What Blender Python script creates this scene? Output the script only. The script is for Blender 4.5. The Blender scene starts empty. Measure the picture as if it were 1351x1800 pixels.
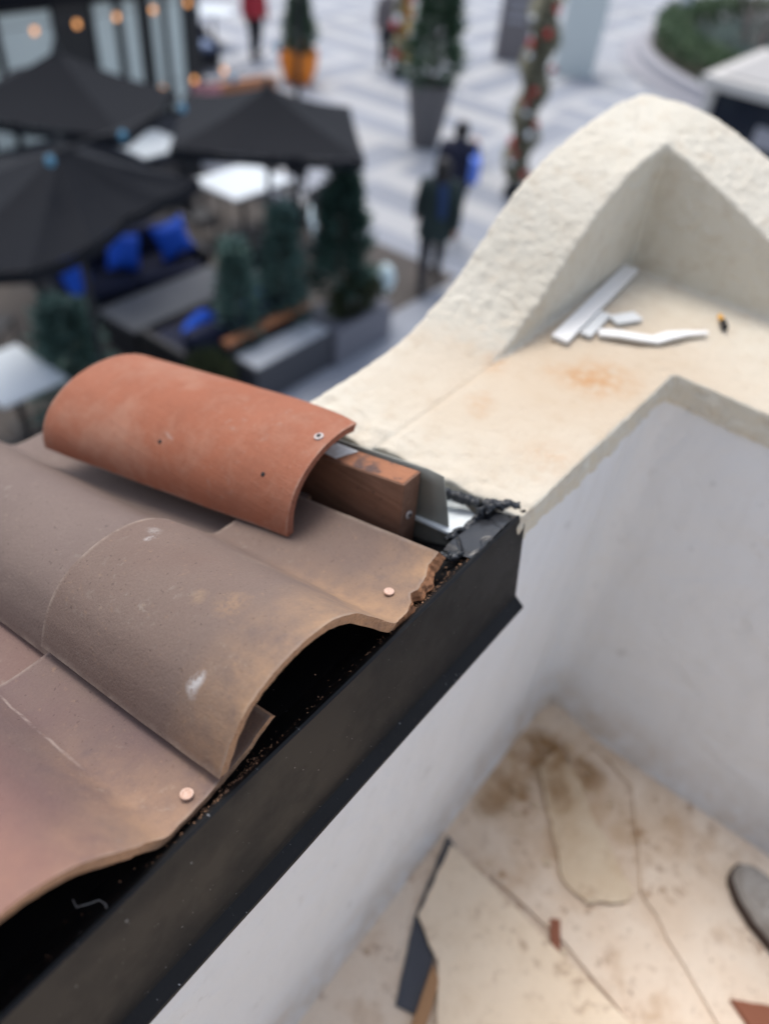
import bpy, math, random
from math import sin, cos, pi, radians, sqrt, tan, atan2
from mathutils import Vector, Matrix, noise

random.seed(7)
S = bpy.context.scene
EZ = 5.0                                   # eye height above the plaza

# ------------------------------------------------------------------ camera
cam = bpy.data.cameras.new('camera'); camo = bpy.data.objects.new('camera', cam)
S.collection.objects.link(camo); S.camera = camo
PITCH, ROLL, YAW = radians(43.298), radians(6.713), radians(34.08)
fw = Vector((cos(YAW)*cos(PITCH), sin(YAW)*cos(PITCH), -sin(PITCH)))
rt0 = Vector((sin(YAW), -cos(YAW), 0)); up0 = rt0.cross(fw)
rt = rt0*cos(ROLL) + up0*sin(ROLL)
up = rt.cross(fw)
mw = Matrix((rt, up, -fw)).transposed().to_4x4(); mw.translation = (0, 0, EZ)
camo.matrix_world = mw
cam.sensor_fit = 'VERTICAL'; cam.sensor_height = 24.0; cam.lens = 24.0*1352/1800
cam.clip_start = 0.02; cam.clip_end = 3000
cam.dof.use_dof = True; cam.dof.focus_distance = 0.78; cam.dof.aperture_fstop = cam.lens/15.5

# ------------------------------------------------------------------ world, sun, exposure
SUN_EL, SUN_AZ = radians(66), radians(60)      # azimuth of the sun measured from +X towards +Y
w = bpy.data.worlds.new('World'); S.world = w; w.use_nodes = True
nt = w.node_tree; bg = nt.nodes['Background']
sky = nt.nodes.new('ShaderNodeTexSky'); sky.sky_type = 'NISHITA'; sky.sun_disc = False
sky.sun_elevation = SUN_EL; sky.sun_rotation = pi/2 - SUN_AZ
sky.air_density = 1.0; sky.dust_density = 2.5; sky.ozone_density = 0.6
hs = nt.nodes.new('ShaderNodeHueSaturation'); hs.inputs['Saturation'].default_value = .65      # thin high cloud
nt.links.new(sky.outputs[0], hs.inputs['Color']); nt.links.new(hs.outputs[0], bg.inputs[0]); bg.inputs[1].default_value = 0.14
sl = bpy.data.lights.new('sun', 'SUN'); sl.energy = 1.2; sl.angle = radians(28); sl.color = (1.0, 0.95, 0.88)
so = bpy.data.objects.new('sun', sl); S.collection.objects.link(so)
sd = Vector((cos(SUN_EL)*cos(SUN_AZ), cos(SUN_EL)*sin(SUN_AZ), sin(SUN_EL)))
so.rotation_euler = sd.to_track_quat('Z', 'Y').to_euler(); so.location = (0, 0, 30)
S.view_settings.view_transform = 'Standard'; S.view_settings.look = 'None'
S.view_settings.exposure = 0.79; S.view_settings.gamma = 1.0

# ------------------------------------------------------------------ helpers
COL = S.collection
ROOT = {}
def smooth01(t): t = max(0., min(1., t)); return t*t*(3-2*t)
def interp(pts, x):
    if x <= pts[0][0]: return pts[0][1]
    for (a, b), (c, d) in zip(pts, pts[1:]):
        if x <= c: return b + (d-b)*(x-a)/(c-a)
    return pts[-1][1]
def cinterp(pts, x):                          # smooth (Catmull-Rom) interpolation
    n = len(pts)
    if x <= pts[0][0]: return pts[0][1]
    if x >= pts[-1][0]: return pts[-1][1]
    for i in range(n-1):
        if x <= pts[i+1][0]:
            x0, y0 = pts[i]; x1, y1 = pts[i+1]; h = x1-x0; t = (x-x0)/h
            m0 = (pts[i+1][1]-pts[i-1][1])/(pts[i+1][0]-pts[i-1][0]) if i > 0 else (y1-y0)/h
            m1 = (pts[i+2][1]-y0)/(pts[i+2][0]-x0) if i+2 < n else (y1-y0)/h
            return ((2*t**3-3*t*t+1)*y0 + (t**3-2*t*t+t)*h*m0 + (-2*t**3+3*t*t)*y1 + (t**3-t*t)*h*m1)

def link(o, parent=None):
    COL.objects.link(o)
    if parent is not None: o.parent = parent
    return o
def tag(o, label=None, cat=None, group=None, kind=None):
    if label: o['label'] = label
    if cat: o['category'] = cat
    if group: o['group'] = group
    if kind: o['kind'] = kind
    return o
def thing(name, label, cat, loc=(0, 0, 0), rz=0., group=None):
    o = bpy.data.objects.new(name, None); o.empty_display_size = .1
    o.location = loc; o.rotation_euler = (0, 0, rz); link(o)
    ROOT[o] = Matrix.Translation(loc) @ Matrix.Rotation(rz, 4, 'Z')
    return tag(o, label, cat, group)
def copy_tree(o, parent=None):
    c = o.copy(); link(c, parent)
    if o in ROOT: ROOT[c] = ROOT[o]
    for ch in list(o.children): copy_tree(ch, c)
    return c
def place(o, loc, rz=0.):
    o.location = loc; o.rotation_euler = (0, 0, rz)
    ROOT[o] = Matrix.Translation(loc) @ Matrix.Rotation(rz, 4, 'Z'); return o

class MB:
    def __init__(s): s.v = []; s.f = []; s.sm = []
    def add(s, vs, fs, sm=False):
        b = len(s.v); s.v += [Vector(p) for p in vs]
        for f in fs: s.f.append([b+i for i in f]); s.sm.append(sm)
        return s
    def box(s, lo, hi, rz=0., c=None):
        x0, y0, z0 = lo; x1, y1, z1 = hi
        vs = [Vector(p) for p in ((x0,y0,z0),(x1,y0,z0),(x1,y1,z0),(x0,y1,z0),(x0,y0,z1),(x1,y0,z1),(x1,y1,z1),(x0,y1,z1))]
        if rz:
            c = Vector(c) if c else sum(vs, Vector())/8; R = Matrix.Rotation(rz, 3, 'Z'); vs = [c+R@(v-c) for v in vs]
        return s.add(vs, [(0,3,2,1),(4,5,6,7),(0,1,5,4),(1,2,6,5),(2,3,7,6),(3,0,4,7)])
    def prism(s, poly, z0, z1):
        n = len(poly); a = sum(poly[i][0]*poly[(i+1)%n][1]-poly[(i+1)%n][0]*poly[i][1] for i in range(n))
        if a < 0: poly = poly[::-1]
        vs = [(x, y, z0) for x, y in poly]+[(x, y, z1) for x, y in poly]
        return s.add(vs, [tuple(range(n-1,-1,-1)), tuple(range(n,2*n))]+[(i,(i+1)%n,n+(i+1)%n,n+i) for i in range(n)])
    def tube(s, pts, rad, n=10, sm=True, cap=True, flat=1.0):
        pts = [Vector(p) for p in pts]; rs = rad if hasattr(rad, '__len__') else [rad]*len(pts)
        vs = []; ref = None
        for i, p in enumerate(pts):
            t = (pts[min(i+1, len(pts)-1)]-pts[max(i-1, 0)]).normalized()
            if ref is None: ref = t.orthogonal().normalized()
            ref = (ref-t*ref.dot(t)); ref = ref.normalized() if ref.length > 1e-6 else t.orthogonal().normalized()
            q = t.cross(ref)
            for k in range(n):
                a = 2*pi*k/n; vs.append(p+(ref*cos(a)+q*sin(a)*flat)*rs[i])
        fs = [(i*n+k, i*n+(k+1)%n, (i+1)*n+(k+1)%n, (i+1)*n+k) for i in range(len(pts)-1) for k in range(n)]
        s.add(vs, fs, sm)
        if cap:
            s.add(vs[:n], [tuple(range(n-1,-1,-1))]); s.add(vs[-n:], [tuple(range(n))])
        return s
    def lathe(s, prof, c=(0,0,0), n=24, sm=True, sx=1., sy=1., rz=0.):
        vs = []
        for r, z in prof:
            for k in range(n):
                a = 2*pi*k/n; x, y = r*cos(a)*sx, r*sin(a)*sy
                vs.append((c[0]+x*cos(rz)-y*sin(rz), c[1]+x*sin(rz)+y*cos(rz), c[2]+z))
        fs = [(i*n+k, i*n+(k+1)%n, (i+1)*n+(k+1)%n, (i+1)*n+k) for i in range(len(prof)-1) for k in range(n)]
        s.add(vs, fs, sm)
        if prof[0][0] > 1e-5: s.add(vs[:n], [tuple(range(n-1,-1,-1))])
        if prof[-1][0] > 1e-5: s.add(vs[-n:], [tuple(range(n))])
        return s
    def loft(s, secs, n=20, rz=0., c=(0,0,0)):
        # secs: (z, cx, cy, rx, ry)
        vs = []
        for z, cx, cy, rx, ry in secs:
            for k in range(n):
                a = 2*pi*k/n; x, y = cx+rx*cos(a), cy+ry*sin(a)
                vs.append((c[0]+x*cos(rz)-y*sin(rz), c[1]+x*sin(rz)+y*cos(rz), c[2]+z))
        fs = [(i*n+k, i*n+(k+1)%n, (i+1)*n+(k+1)%n, (i+1)*n+k) for i in range(len(secs)-1) for k in range(n)]
        s.add(vs, fs, True); s.add(vs[:n], [tuple(range(n-1,-1,-1))]); s.add(vs[-n:], [tuple(range(n))])
        return s
    def ball(s, c, r, n=10, sz=1., sm=True):
        prof = [(r*sin(pi*i/n), -r*sz*cos(pi*i/n)) for i in range(n+1)]
        prof[0] = (1e-6, prof[0][1]); prof[-1] = (1e-6, prof[-1][1])
        return s.lathe(prof, c, max(8, n+2), sm)
    def build(s, name, mat, parent=None, local=True, bevel=0., seg=2, uv=None):
        vs = s.v
        if parent is not None and not local:
            q = parent
            while q.parent is not None: q = q.parent
            inv = ROOT[q].inverted(); vs = [inv@v for v in vs]
        me = bpy.data.meshes.new(name); me.from_pydata([tuple(v) for v in vs], [], s.f)
        me.polygons.foreach_set('use_smooth', s.sm)
        if mat: me.materials.append(mat)
        if uv:
            l = me.uv_layers.new(name='UVMap')
            for lp in me.loops: l.data[lp.index].uv = uv[lp.vertex_index]
        me.update()
        o = bpy.data.objects.new(name, me); link(o, parent)
        if bevel:
            b = o.modifiers.new('bevel', 'BEVEL'); b.width = bevel; b.segments = seg; b.limit_method = 'ANGLE'; b.angle_limit = radians(35)
        return o

# ------------------------------------------------------------------ materials
def mat(name, col, rough=.7, metal=0., spec=.5):
    m = bpy.data.materials.new(name); m.use_nodes = True
    b = m.node_tree.nodes['Principled BSDF']
    b.inputs['Base Color'].default_value = (*col, 1); b.inputs['Roughness'].default_value = rough
    b.inputs['Metallic'].default_value = metal; b.inputs['Specular IOR Level'].default_value = spec
    return m
class NT:
    def __init__(s, m): s.m = m; s.t = m.node_tree; s.b = s.t.nodes['Principled BSDF']
    def n(s, typ, **kw):
        x = s.t.nodes.new('ShaderNode'+typ)
        for k, v in kw.items():
            if k.startswith('i_'):
                k = k[2:]; k = int(k) if k.isdigit() else k
                if hasattr(v, 'bl_idname') and hasattr(v, 'is_output'): s.t.links.new(v, x.inputs[k])
                else: x.inputs[k].default_value = v
            else: setattr(x, k, v)
        return x
    def l(s, a, b): s.t.links.new(a, b)
    def pos(s): return s.n('NewGeometry').outputs['Position']
    def objc(s): return s.n('TexCoord').outputs['Object']
    def noise(s, vec, scale, detail=4., rough=.55, lo=0., hi=1., dist=0.):
        x = s.n('TexNoise', i_Scale=scale, i_Detail=detail, i_Roughness=rough, i_Distortion=dist); s.l(vec, x.inputs['Vector'])
        r = s.n('MapRange', **{'i_1': lo, 'i_2': hi}); s.l(x.outputs['Fac'], r.inputs[0]); return r.outputs[0]
    def mix(s, fac, a, b, mode='MIX'):
        x = s.n('MixRGB', blend_type=mode)
        for k, v in ((0, fac), (1, a), (2, b)):
            if isinstance(v, (int, float)): x.inputs[k].default_value = v
            elif isinstance(v, tuple): x.inputs[k].default_value = (*v, 1) if len(v) == 3 else v
            else: s.l(v, x.inputs[k])
        return x.outputs[0]
    def math(s, op, a, b=0., clamp=False):
        x = s.n('Math', operation=op, use_clamp=clamp)
        for k, v in ((0, a), (1, b)):
            if isinstance(v, (int, float)): x.inputs[k].default_value = v
            else: s.l(v, x.inputs[k])
        return x.outputs[0]
    def ramp(s, v, a, b):
        x = s.n('MapRange', i_1=a, i_2=b); s.l(v, x.inputs[0]); return x.outputs[0]
    def sep(s, v): x = s.n('SeparateXYZ'); s.l(v, x.inputs[0]); return x.outputs
    def blob(s, vec, c, r, soft=1.):              # 1 inside a sphere of radius r
        d = s.n('VectorMath', operation='DISTANCE'); s.l(vec, d.inputs[0]); d.inputs[1].default_value = c
        return s.ramp(d.outputs['Value'], r, r*(1-soft))
    def warp(s, vec, scale, amt):
        x = s.n('TexNoise', i_Scale=scale, i_Detail=3.); s.l(vec, x.inputs['Vector'])
        a = s.n('VectorMath', operation='SUBTRACT'); s.l(x.outputs['Color'], a.inputs[0]); a.inputs[1].default_value = (.5,.5,.5)
        b = s.n('VectorMath', operation='SCALE'); s.l(a.outputs[0], b.inputs[0]); b.inputs['Scale'].default_value = amt
        c = s.n('VectorMath', operation='ADD'); s.l(vec, c.inputs[0]); s.l(b.outputs[0], c.inputs[1]); return c.outputs[0]
    def color(s, v): s.l(v, s.b.inputs['Base Color'])
    def rough(s, v): s.l(v, s.b.inputs['Roughness'])
    def bump(s, v, dist=.002, strength=1., prev=None):
        x = s.n('Bump', i_Strength=strength, i_Distance=dist); s.l(v, x.inputs['Height'])
        if prev is not None: s.l(prev, x.inputs['Normal'])
        s.l(x.outputs[0], s.b.inputs['Normal']); return x.outputs[0]

def m_speckle(name, a, b, scale, rough=.8, lo=.35, hi=.65, bump=.0, bscale=None):
    m = mat(name, a, rough); t = NT(m); p = t.objc()
    t.color(t.mix(t.noise(p, scale, 5, .6, lo, hi), a, b))
    if bump: t.bump(t.noise(p, bscale or scale*6, 4), bump)
    return m

def m_tile(name, a, b, c, dust, seed=0., dustamt=1., fresh=False):
    """clay: a/b body mottling, c bloom colour, dust near the cut end (uv.y = metres from the cut end)"""
    a, b, c = (tuple(x*(.66 if fresh else .70) for x in q) for q in (a, b, c)); dust = tuple(x*.74 for x in dust)
    m = mat(name, a, .82, spec=.3); t = NT(m); p = t.objc()
    off = t.n('VectorMath', operation='ADD'); t.l(p, off.inputs[0]); off.inputs[1].default_value = (seed, seed*.7, 0); p = off.outputs[0]
    uv = t.sep(t.n('UVMap').outputs[0])
    v = t.mix(t.noise(p, 7, 6, .6, .32, .68), a, b)
    v = t.mix(t.noise(p, 3.2, 5, .6, .45, .75), v, c)
    fine = t.noise(p, 420, 2, .5, .3, .7); v = t.mix(t.math('MULTIPLY', fine, .22), v, tuple(x*.62 for x in a))
    grit = t.noise(p, 160, 3, .6, .62, .78); v = t.mix(t.math('MULTIPLY', grit, .35), v, dust)
    pit = t.noise(p, 210, 2, .5, .66, .72); v = t.mix(t.math('MULTIPLY', pit, .40 if not fresh else .2), v, tuple(x*.35 for x in a))
    lc = t.math('MULTIPLY', t.noise(p, 75, 4, .7, .58, .68), t.noise(p, 6, 3, .6, .5, .66)); v = t.mix(t.math('MULTIPLY', lc, .35), v, (.34, .30, .25))
    # dust near the cut end and in the valley
    d = t.math('MULTIPLY', t.ramp(uv[1], .085, .0), t.noise(p, 26, 5, .65, .30, .72))
    v = t.mix(t.math('MULTIPLY', d, dustamt, True), v, dust)
    # sandy streak along the valley beside the roll (uv.x = metres across)
    g = t.math('MULTIPLY', t.ramp(t.math('ABSOLUTE', t.math('SUBTRACT', uv[0], .245)), .05, .0), t.ramp(uv[1], .20, .03))
    v = t.mix(t.math('MULTIPLY', t.math('MULTIPLY', g, t.noise(p, 34, 5, .6, .25, .7)), dustamt*1.2, True), v, dust)
    if fresh:
        v = t.mix(t.math('MULTIPLY', t.noise(p, 16, 6, .7, .42, .75), .6), v, (.225, .085, .05)); v = t.mix(t.math('MULTIPLY', t.noise(t.warp(p, 14, .06), 8, 6, .7, .48, .70), .42), v, (.46, .27, .19))
    # pale scuffs and scratches
    sp = t.warp(p, 9, .05); sc = t.n('Mapping', i_Scale=(60., 7., 60.), i_Rotation=(0, 0, .5)); t.l(sp, sc.inputs[0])
    s1 = t.noise(sc.outputs[0], 1.4, 4, .65, .70, .80); s1 = t.math('MULTIPLY', s1, t.noise(p, 14, 3, .5, .42, .62))
    v = t.mix(t.math('MULTIPLY', s1, .42), v, (.45, .39, .34))
    s2 = t.noise(p, 42, 6, .7, .72, .80); v = t.mix(t.math('MULTIPLY', s2, .5), v, (.45, .40, .35))
    rim = t.n('Attribute', attribute_name='rim').outputs['Fac']       # metres to the nearest rim: worn pale edge
    wr_ = t.math('MULTIPLY', t.ramp(rim, .0050, .0012), t.noise(p, 34, 5, .7, .36, .62))
    v = t.mix(t.math('MULTIPLY', wr_, .48), v, (.40, .33, .27))
    # splashes of pale mortar, unevenly scattered
    mm = t.math('MULTIPLY', t.noise(t.warp(p, 60, .01), 95, 4, .7, .56, .66), t.noise(p, 9.5, 2, .5, .70, .78)); v = t.mix(t.math('MULTIPLY', mm, 0. if fresh or fresh is None else .6), v, (.48, .45, .42))
    if fresh is None:
        uvp = t.warp(t.n('UVMap').outputs[0], 60, .014)
        for c_, r_, k_, col_ in (((.032, .062, 0), .010, .85, (.50, .48, .47)), ((.127, .243, 0), .008, .7, (.50, .48, .46)), ((.140, .252, 0), .010, .35, (.45, .43, .40)), ((.105, .092, 0), .022, .40, (.36, .22, .12)), ((.095, .125, 0), .012, .3, (.36, .24, .14)), ((.20, .16, 0), .03, .22, (.34, .27, .21))):
            b_ = t.math('MULTIPLY', t.blob(uvp, c_, r_, .8), t.noise(p, 150, 4, .7, .36, .56)); v = t.mix(t.math('MULTIPLY', b_, k_), v, col_)
    t.color(v)
    h = t.math('ADD', t.math('MULTIPLY', t.noise(p, 330, 3, .6), .6), t.math('MULTIPLY', t.noise(p, 22, 4, .5), 1.3))
    if fresh:
        mp2 = t.n('Mapping', i_Scale=(90., 3., 90.)); t.l(p, mp2.inputs[0]); h = t.math('ADD', h, t.math('MULTIPLY', t.noise(mp2.outputs[0], 1., 3, .6), .8))
    t.bump(h, .0012 if not fresh else .0011); t.rough(t.ramp(t.noise(p, 12, 4), 0, 1.6)) if False else None
    return m

def m_fired(m, col):                                  # redder firing on the outer flank of the roll
    t = NT(m); old = t.b.inputs['Base Color'].links[0].from_socket; uv = t.sep(t.n('UVMap').outputs[0])
    k = t.math('MULTIPLY', t.ramp(uv[0], .215, .10), t.noise(t.objc(), 6, 4, .6, .15, .55)); v = t.mix(k, old, col)
    ln = t.math('MULTIPLY', t.ramp(t.math('ABSOLUTE', t.math('SUBTRACT', t.math('ADD', uv[0], t.math('MULTIPLY', t.noise(t.objc(), 30, 3), .006)), .244)), .0022, .0006), t.math('MULTIPLY', t.ramp(uv[1], .10, .16), t.noise(t.objc(), 45, 4, .6, .35, .55)))
    t.color(t.mix(t.math('MULTIPLY', ln, .42), v, (.46, .38, .33))); return m
def m_cut(name, a, b):
    m = mat(name, a, .9, spec=.2); t = NT(m); p = t.pos()
    v = t.mix(t.noise(p, 30, 6, .7, .3, .7), a, b); v = t.mix(t.noise(p, 260, 3, .6, .45, .8), v, tuple(x*.5 for x in a)); t.color(v)
    t.bump(t.noise(p, 240, 5, .7), .0018); return m

def m_stucco():
    m = mat('stucco', (.66, .615, .52), .92, spec=.2); t = NT(m); p = t.pos()
    sx = t.sep(p); nz = t.sep(t.n('NewGeometry').outputs['Normal'])[2]
    base = t.mix(t.noise(p, 5, 6, .6, .3, .7), (.635, .598, .505), (.67, .632, .54))
    base = t.mix(t.noise(p, 28, 6, .65, .52, .80), base, (.55, .475, .37))
    wp = t.warp(p, 6, .12)
    base = t.mix(t.math('MULTIPLY', t.noise(wp, 3.1, 5, .65, .48, .72), .35), base, (.54, .47, .36))
    mps = t.n('Mapping', i_Scale=(26., 26., 3.)); t.l(wp, mps.inputs[0]); base = t.mix(t.math('MULTIPLY', t.noise(mps.outputs[0], 1., 4, .6, .55, .78), .30), base, (.46, .39, .29))
    flat = t.math('MULTIPLY', t.ramp(nz, .82, .97), t.ramp(sx[2], EZ-.60, EZ-.64))       # rain-washed dirt lies on the flat ledge
    tan_ = t.math('MULTIPLY', flat, t.noise(wp, 4.0, 5, .6, .36, .66))
    v = t.mix(t.math('MULTIPLY', tan_, .34), base, (.52, .43, .32))
    inn = t.math('MULTIPLY', flat, t.blob(wp, (1.02, .36, EZ-.65), .42, .8))
    v = t.mix(t.math('MULTIPLY', inn, .55), v, (.50, .36, .23))
    for c, r, a in (((1.045, .335, EZ-.652), .075, .75), ((1.03, .35, EZ-.652), .028, .9), ((.86, .43, EZ-.652), .03, .5), ((.965, .475, EZ-.65), .045, .55), ((.80, .30, EZ-.652), .06, .35)):
        v = t.mix(t.math('MULTIPLY', t.math('MULTIPLY', t.blob(wp, c, r, .9), t.noise(p, 60, 4, .6, .3, .6)), a), v, (.50, .27, .12))
    dots = t.noise(p, 190, 2, .5, .70, .78); v = t.mix(t.math('MULTIPLY', dots, .35), v, (.30, .25, .19))
    t.color(v)
    h = t.math('ADD', t.noise(p, 120, 5, .62), t.math('MULTIPLY', t.noise(p, 420, 3, .6), .35)); t.bump(h, .0025); return m

def m_paint():
    m = mat('wall_paint', (.64, .645, .66), .62, spec=.3); t = NT(m); p = t.pos()
    v = t.mix(t.noise(p, 3, 5, .6, .35, .7), (.765, .785, .81), (.745, .76, .775))
    v = t.mix(t.math('MULTIPLY', t.noise(p, 21, 4, .6, .66, .76), .4), v, (.36, .36, .36))
    wp = t.warp(p, 5, .1)
    dirt = t.math('MULTIPLY', t.ramp(t.sep(wp)[2], EZ-1.44, EZ-1.585), t.noise(p, 16, 5, .6, .25, .7))
    v = t.mix(t.math('MULTIPLY', dirt, .75), v, (.52, .40, .28))
    mp = t.n('Mapping', i_Scale=(18., 18., 1.6)); t.l(wp, mp.inputs[0]); v = t.mix(t.math('MULTIPLY', t.noise(mp.outputs[0], 1., 5, .65, .50, .76), .20), v, (.54, .52, .49))
    v = t.mix(t.math('MULTIPLY', t.noise(wp, 38, 5, .7, .62, .72), .25), v, (.44, .42, .40))
    h = t.math('ADD', t.noise(p, 60, 5, .6), t.math('MULTIPLY', t.noise(t.warp(p, 4, .3), 7, 3, .5), 6.)); t.color(v); t.bump(h, .0024); return m

def m_floor(name, a, b, st, amt=1.):
    m = mat(name, a, .9, spec=.2); t = NT(m); p = t.pos(); wp = t.warp(p, 9, .07)
    v = t.mix(t.noise(p, 6, 6, .65, .3, .7), a, b)
    v = t.mix(t.math('MULTIPLY', t.noise(wp, 11, 6, .7, .52, .74), .55*amt), v, st)
    v = t.mix(t.math('MULTIPLY', t.math('MULTIPLY', t.noise(wp, 32, 4, .65, .57, .65), t.noise(p, 5, 3, .5, .38, .6)), .75*min(amt, 1.)), v, (.34, .20, .12))
    v = t.mix(t.math('MULTIPLY', t.noise(p, 48, 5, .7, .60, .74), .6*amt), v, (.30, .18, .11))
    v = t.mix(t.math('MULTIPLY', t.noise(p, 130, 3, .6, .66, .76), .5*amt), v, (.2, .13, .09))
    v = t.mix(t.math('MULTIPLY', t.math('MULTIPLY', t.blob(wp, (.98, .12, EZ-1.6), .42, .9), t.noise(wp, 9, 5, .65, .28, .62)), .62*amt), v, (.50, .325, .175))
    for c, r, k in (((1.02, .17, EZ-1.6), .085, .9), ((.96, .10, EZ-1.6), .06, .75), ((.90, .20, EZ-1.6), .07, .6), ((.84, .20, EZ-1.6), .05, .5), ((1.05,.07,EZ-1.6),.05,.7)):
        v = t.mix(t.math('MULTIPLY', t.math('MULTIPLY', t.blob(wp, c, r, .55), t.noise(p, 24, 5, .7, .25, .6)), k*amt), v, (.30, .17, .075))
    t.color(v); t.bump(t.noise(p, 70, 6, .65), .003); return m

def m_plaza():
    m = mat('plaza_paving', (.4, .4, .42), .75); t = NT(m); p = t.pos(); x = t.sep(t.warp(p, .8, .05))
    s = t.math('MULTIPLY', x[0], .24); d = t.math('MULTIPLY', x[1], .24)
    def band(v, wdt): return t.math('GREATER_THAN', t.math('ABSOLUTE', t.math('SUBTRACT', t.math('FRACT', v), .5)), wdt)
    chk = t.math('MODULO', t.math('ADD', t.math('FLOOR', s), t.math('FLOOR', d)), 2.); chk = t.math('GREATER_THAN', t.math('ABSOLUTE', chk), .5)
    st1 = band(t.math('MULTIPLY', s, 3.), .27); st2 = band(t.math('MULTIPLY', d, 3.), .27)
    b = t.math('ADD', t.math('MULTIPLY', chk, st1), t.math('MULTIPLY', t.math('SUBTRACT', 1., chk), st2))
    v = t.mix(b, (.20, .22, .26), (.385, .387, .39)); v = t.mix(t.math('MULTIPLY', t.noise(p, .35, 4, .6, .35, .7), .5), v, (.36, .39, .45))
    v = t.mix(t.math('MULTIPLY', t.noise(p, 9, 4, .6, .4, .75), .35), v, (.28, .28, .28)); t.color(v)
    return m

def m_wood(name, a, b, flake=None):
    m = mat(name, a, .75, spec=.3); t = NT(m); p = t.objc()
    mp = t.n('Mapping', i_Scale=(70., 6., 90.)); t.l(t.warp(p, 12, .012), mp.inputs[0])
    g = t.noise(mp.outputs[0], 1.0, 6, .65, .3, .7); v = t.mix(g, a, b)
    v = t.mix(t.math('MULTIPLY', t.noise(p, 9, 5, .6, .45, .75), .6), v, tuple(x*.45 for x in a))
    if flake: v = t.mix(t.noise(t.warp(p, 40, .01), 24, 5, .7, .50, .60), v, flake)
    t.color(v); t.bump(g, .0008); return m

def m_metal(name, a, b, rough=.4, spec=.5):
    m = mat(name, a, rough, spec=spec); t = NT(m); p = t.pos()
    v = t.mix(t.noise(p, 5, 5, .6, .35, .7), a, b)
    dust = t.noise(p, 230, 3, .6, .60, .76); d2 = t.noise(p, 8, 5, .65, .42, .72)
    v = t.mix(t.math('MULTIPLY', t.math('MULTIPLY', dust, d2), .05), v, (.42, .33, .24))
    mp = t.n('Mapping', i_Rotation=(0, 0, .6), i_Scale=(240., 22., 240.)); t.l(p, mp.inputs[0])
    sc = t.noise(mp.outputs[0], 1., 2, .5, .735, .76); v = t.mix(t.math('MULTIPLY', sc, .55), v, (.45, .45, .46))
    t.color(v); t.rough(t.math('ADD', t.math('MULTIPLY', d2, .25), rough)); t.bump(t.noise(p, 6, 2), .004, .35); return m

M = {}
M['tileA'] = m_tile('clay_brown', (.238, .160, .130), (.275, .198, .164), (.245, .180, .148), (.50, .31, .18), 0., 1., None)
M['tile0'] = m_tile('clay_rose', (.225, .145, .135), (.205, .145, .135), (.28, .20, .165), (.48, .30, .19), 3.1, .8)
m_fired(M['tile0'], (.27, .135, .105))
M['tileB'] = m_tile('clay_grey_brown', (.235, .175, .15), (.28, .21, .18), (.25, .185, .165), (.4, .3, .22), 6.7, .0)
M['tileC'] = m_tile('clay_plum', (.25, .145, .135), (.27, .18, .155), (.28, .19, .16), (.42, .3, .22), 9.4, .0)
M['tileN'] = m_tile('clay_orange', (.50, .175, .095), (.47, .165, .09), (.53, .21, .125), (.62, .34, .22), 12.3, .25, True)
M['cut'] = m_cut('clay_cut', (.50, .29, .17), (.36, .215, .14)); M['cutN'] = m_cut('clay_cut_orange', (.42, .165, .10), (.34, .14, .09))
M['cutR'] = m_cut('clay_broken', (.40, .19, .095), (.32, .16, .09))
M['stucco'] = m_stucco(); M['paint'] = m_paint()
M['floor'] = m_floor('floor_dust', (.76, .61, .47), (.82, .71, .585), (.52, .35, .215), 1.35)
M['slab'] = m_floor('slab_cream', (.72, .59, .43), (.76, .65, .49), (.52, .35, .20), 1.0)
M['board'] = m_floor('board_cream', (.84, .70, .535), (.80, .65, .48), (.60, .44, .28), .7)
M['plaza'] = m_plaza(); M['beam'] = m_wood('beam_wood', (.19, .095, .06), (.26, .14, .09)); M['beamtop'] = m_wood('beam_top_wood', (.36, .15, .075), (.30, .13, .07), (.10, .06, .05))
M['black'] = m_metal('black_metal', (.0085, .0086, .0095), (.0115, .0115, .0125), .46, .22)
M['galv'] = m_metal('flashing_grey', (.20, .20, .175), (.25, .25, .22), .5)
M['copper'] = m_speckle('copper_nail', (.50, .30, .215), (.62, .44, .35), 260, .5); M['steel'] = mat('screw_steel', (.50, .44, .41), .45, .1); M['dark'] = mat('dark_hole', (.012, .010, .010), .8)
M['tar'] = m_speckle('tar', (.012, .014, .017), (.03, .034, .04), 60, .42); NT(M['tar']).bump(NT(M['tar']).noise(NT(M['tar']).pos(), 120, 4, .6), .002)
M['tarskin'] = m_speckle('tar_skin', (.018, .020, .024), (.10, .075, .055), 26, .36, .55, .75)
M['white'] = m_speckle('white_plastic', (.74, .76, .78), (.68, .70, .71), 30, .5)
M['flashwhite'] = m_speckle('white_membrane', (.72, .78, .80), (.60, .66, .68), 60, .5)
M['tape'] = m_speckle('tape', (.62, .62, .60), (.5, .46, .42), 150, .5)
def smp(name, c, r=.7, **k): M[name] = mat(name, c, r, **k)
smp('canvas', (.0050, .0065, .0105), .85, spec=.22); smp('pole', (.012, .013, .016), .5); smp('navy', (.006, .010, .035), .85)
smp('blue', (.004, .085, .58), .75); smp('tabletop', (.60, .65, .68), .35); smp('blackchair', (.014, .015, .019), .6)
smp('greytable', (.055, .062, .075), .5); smp('planter', (.045, .048, .06), .6); smp('planter2', (.14, .145, .175), .6)
smp('stone_white', (.45, .48, .52), .8); smp('trim', (.40, .165, .075), .6); smp('potgrey', (.13, .125, .13), .7); smp('orange', (.85, .24, .012), .5)
smp('bark', (.10, .075, .06), .9); smp('barkgrey', (.23, .19, .17), .9); smp('coat', (.016, .030, .030), .9); smp('scarf', (.016, .04, .12), .9); smp('trouser', (.012, .014, .022), .9)
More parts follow.
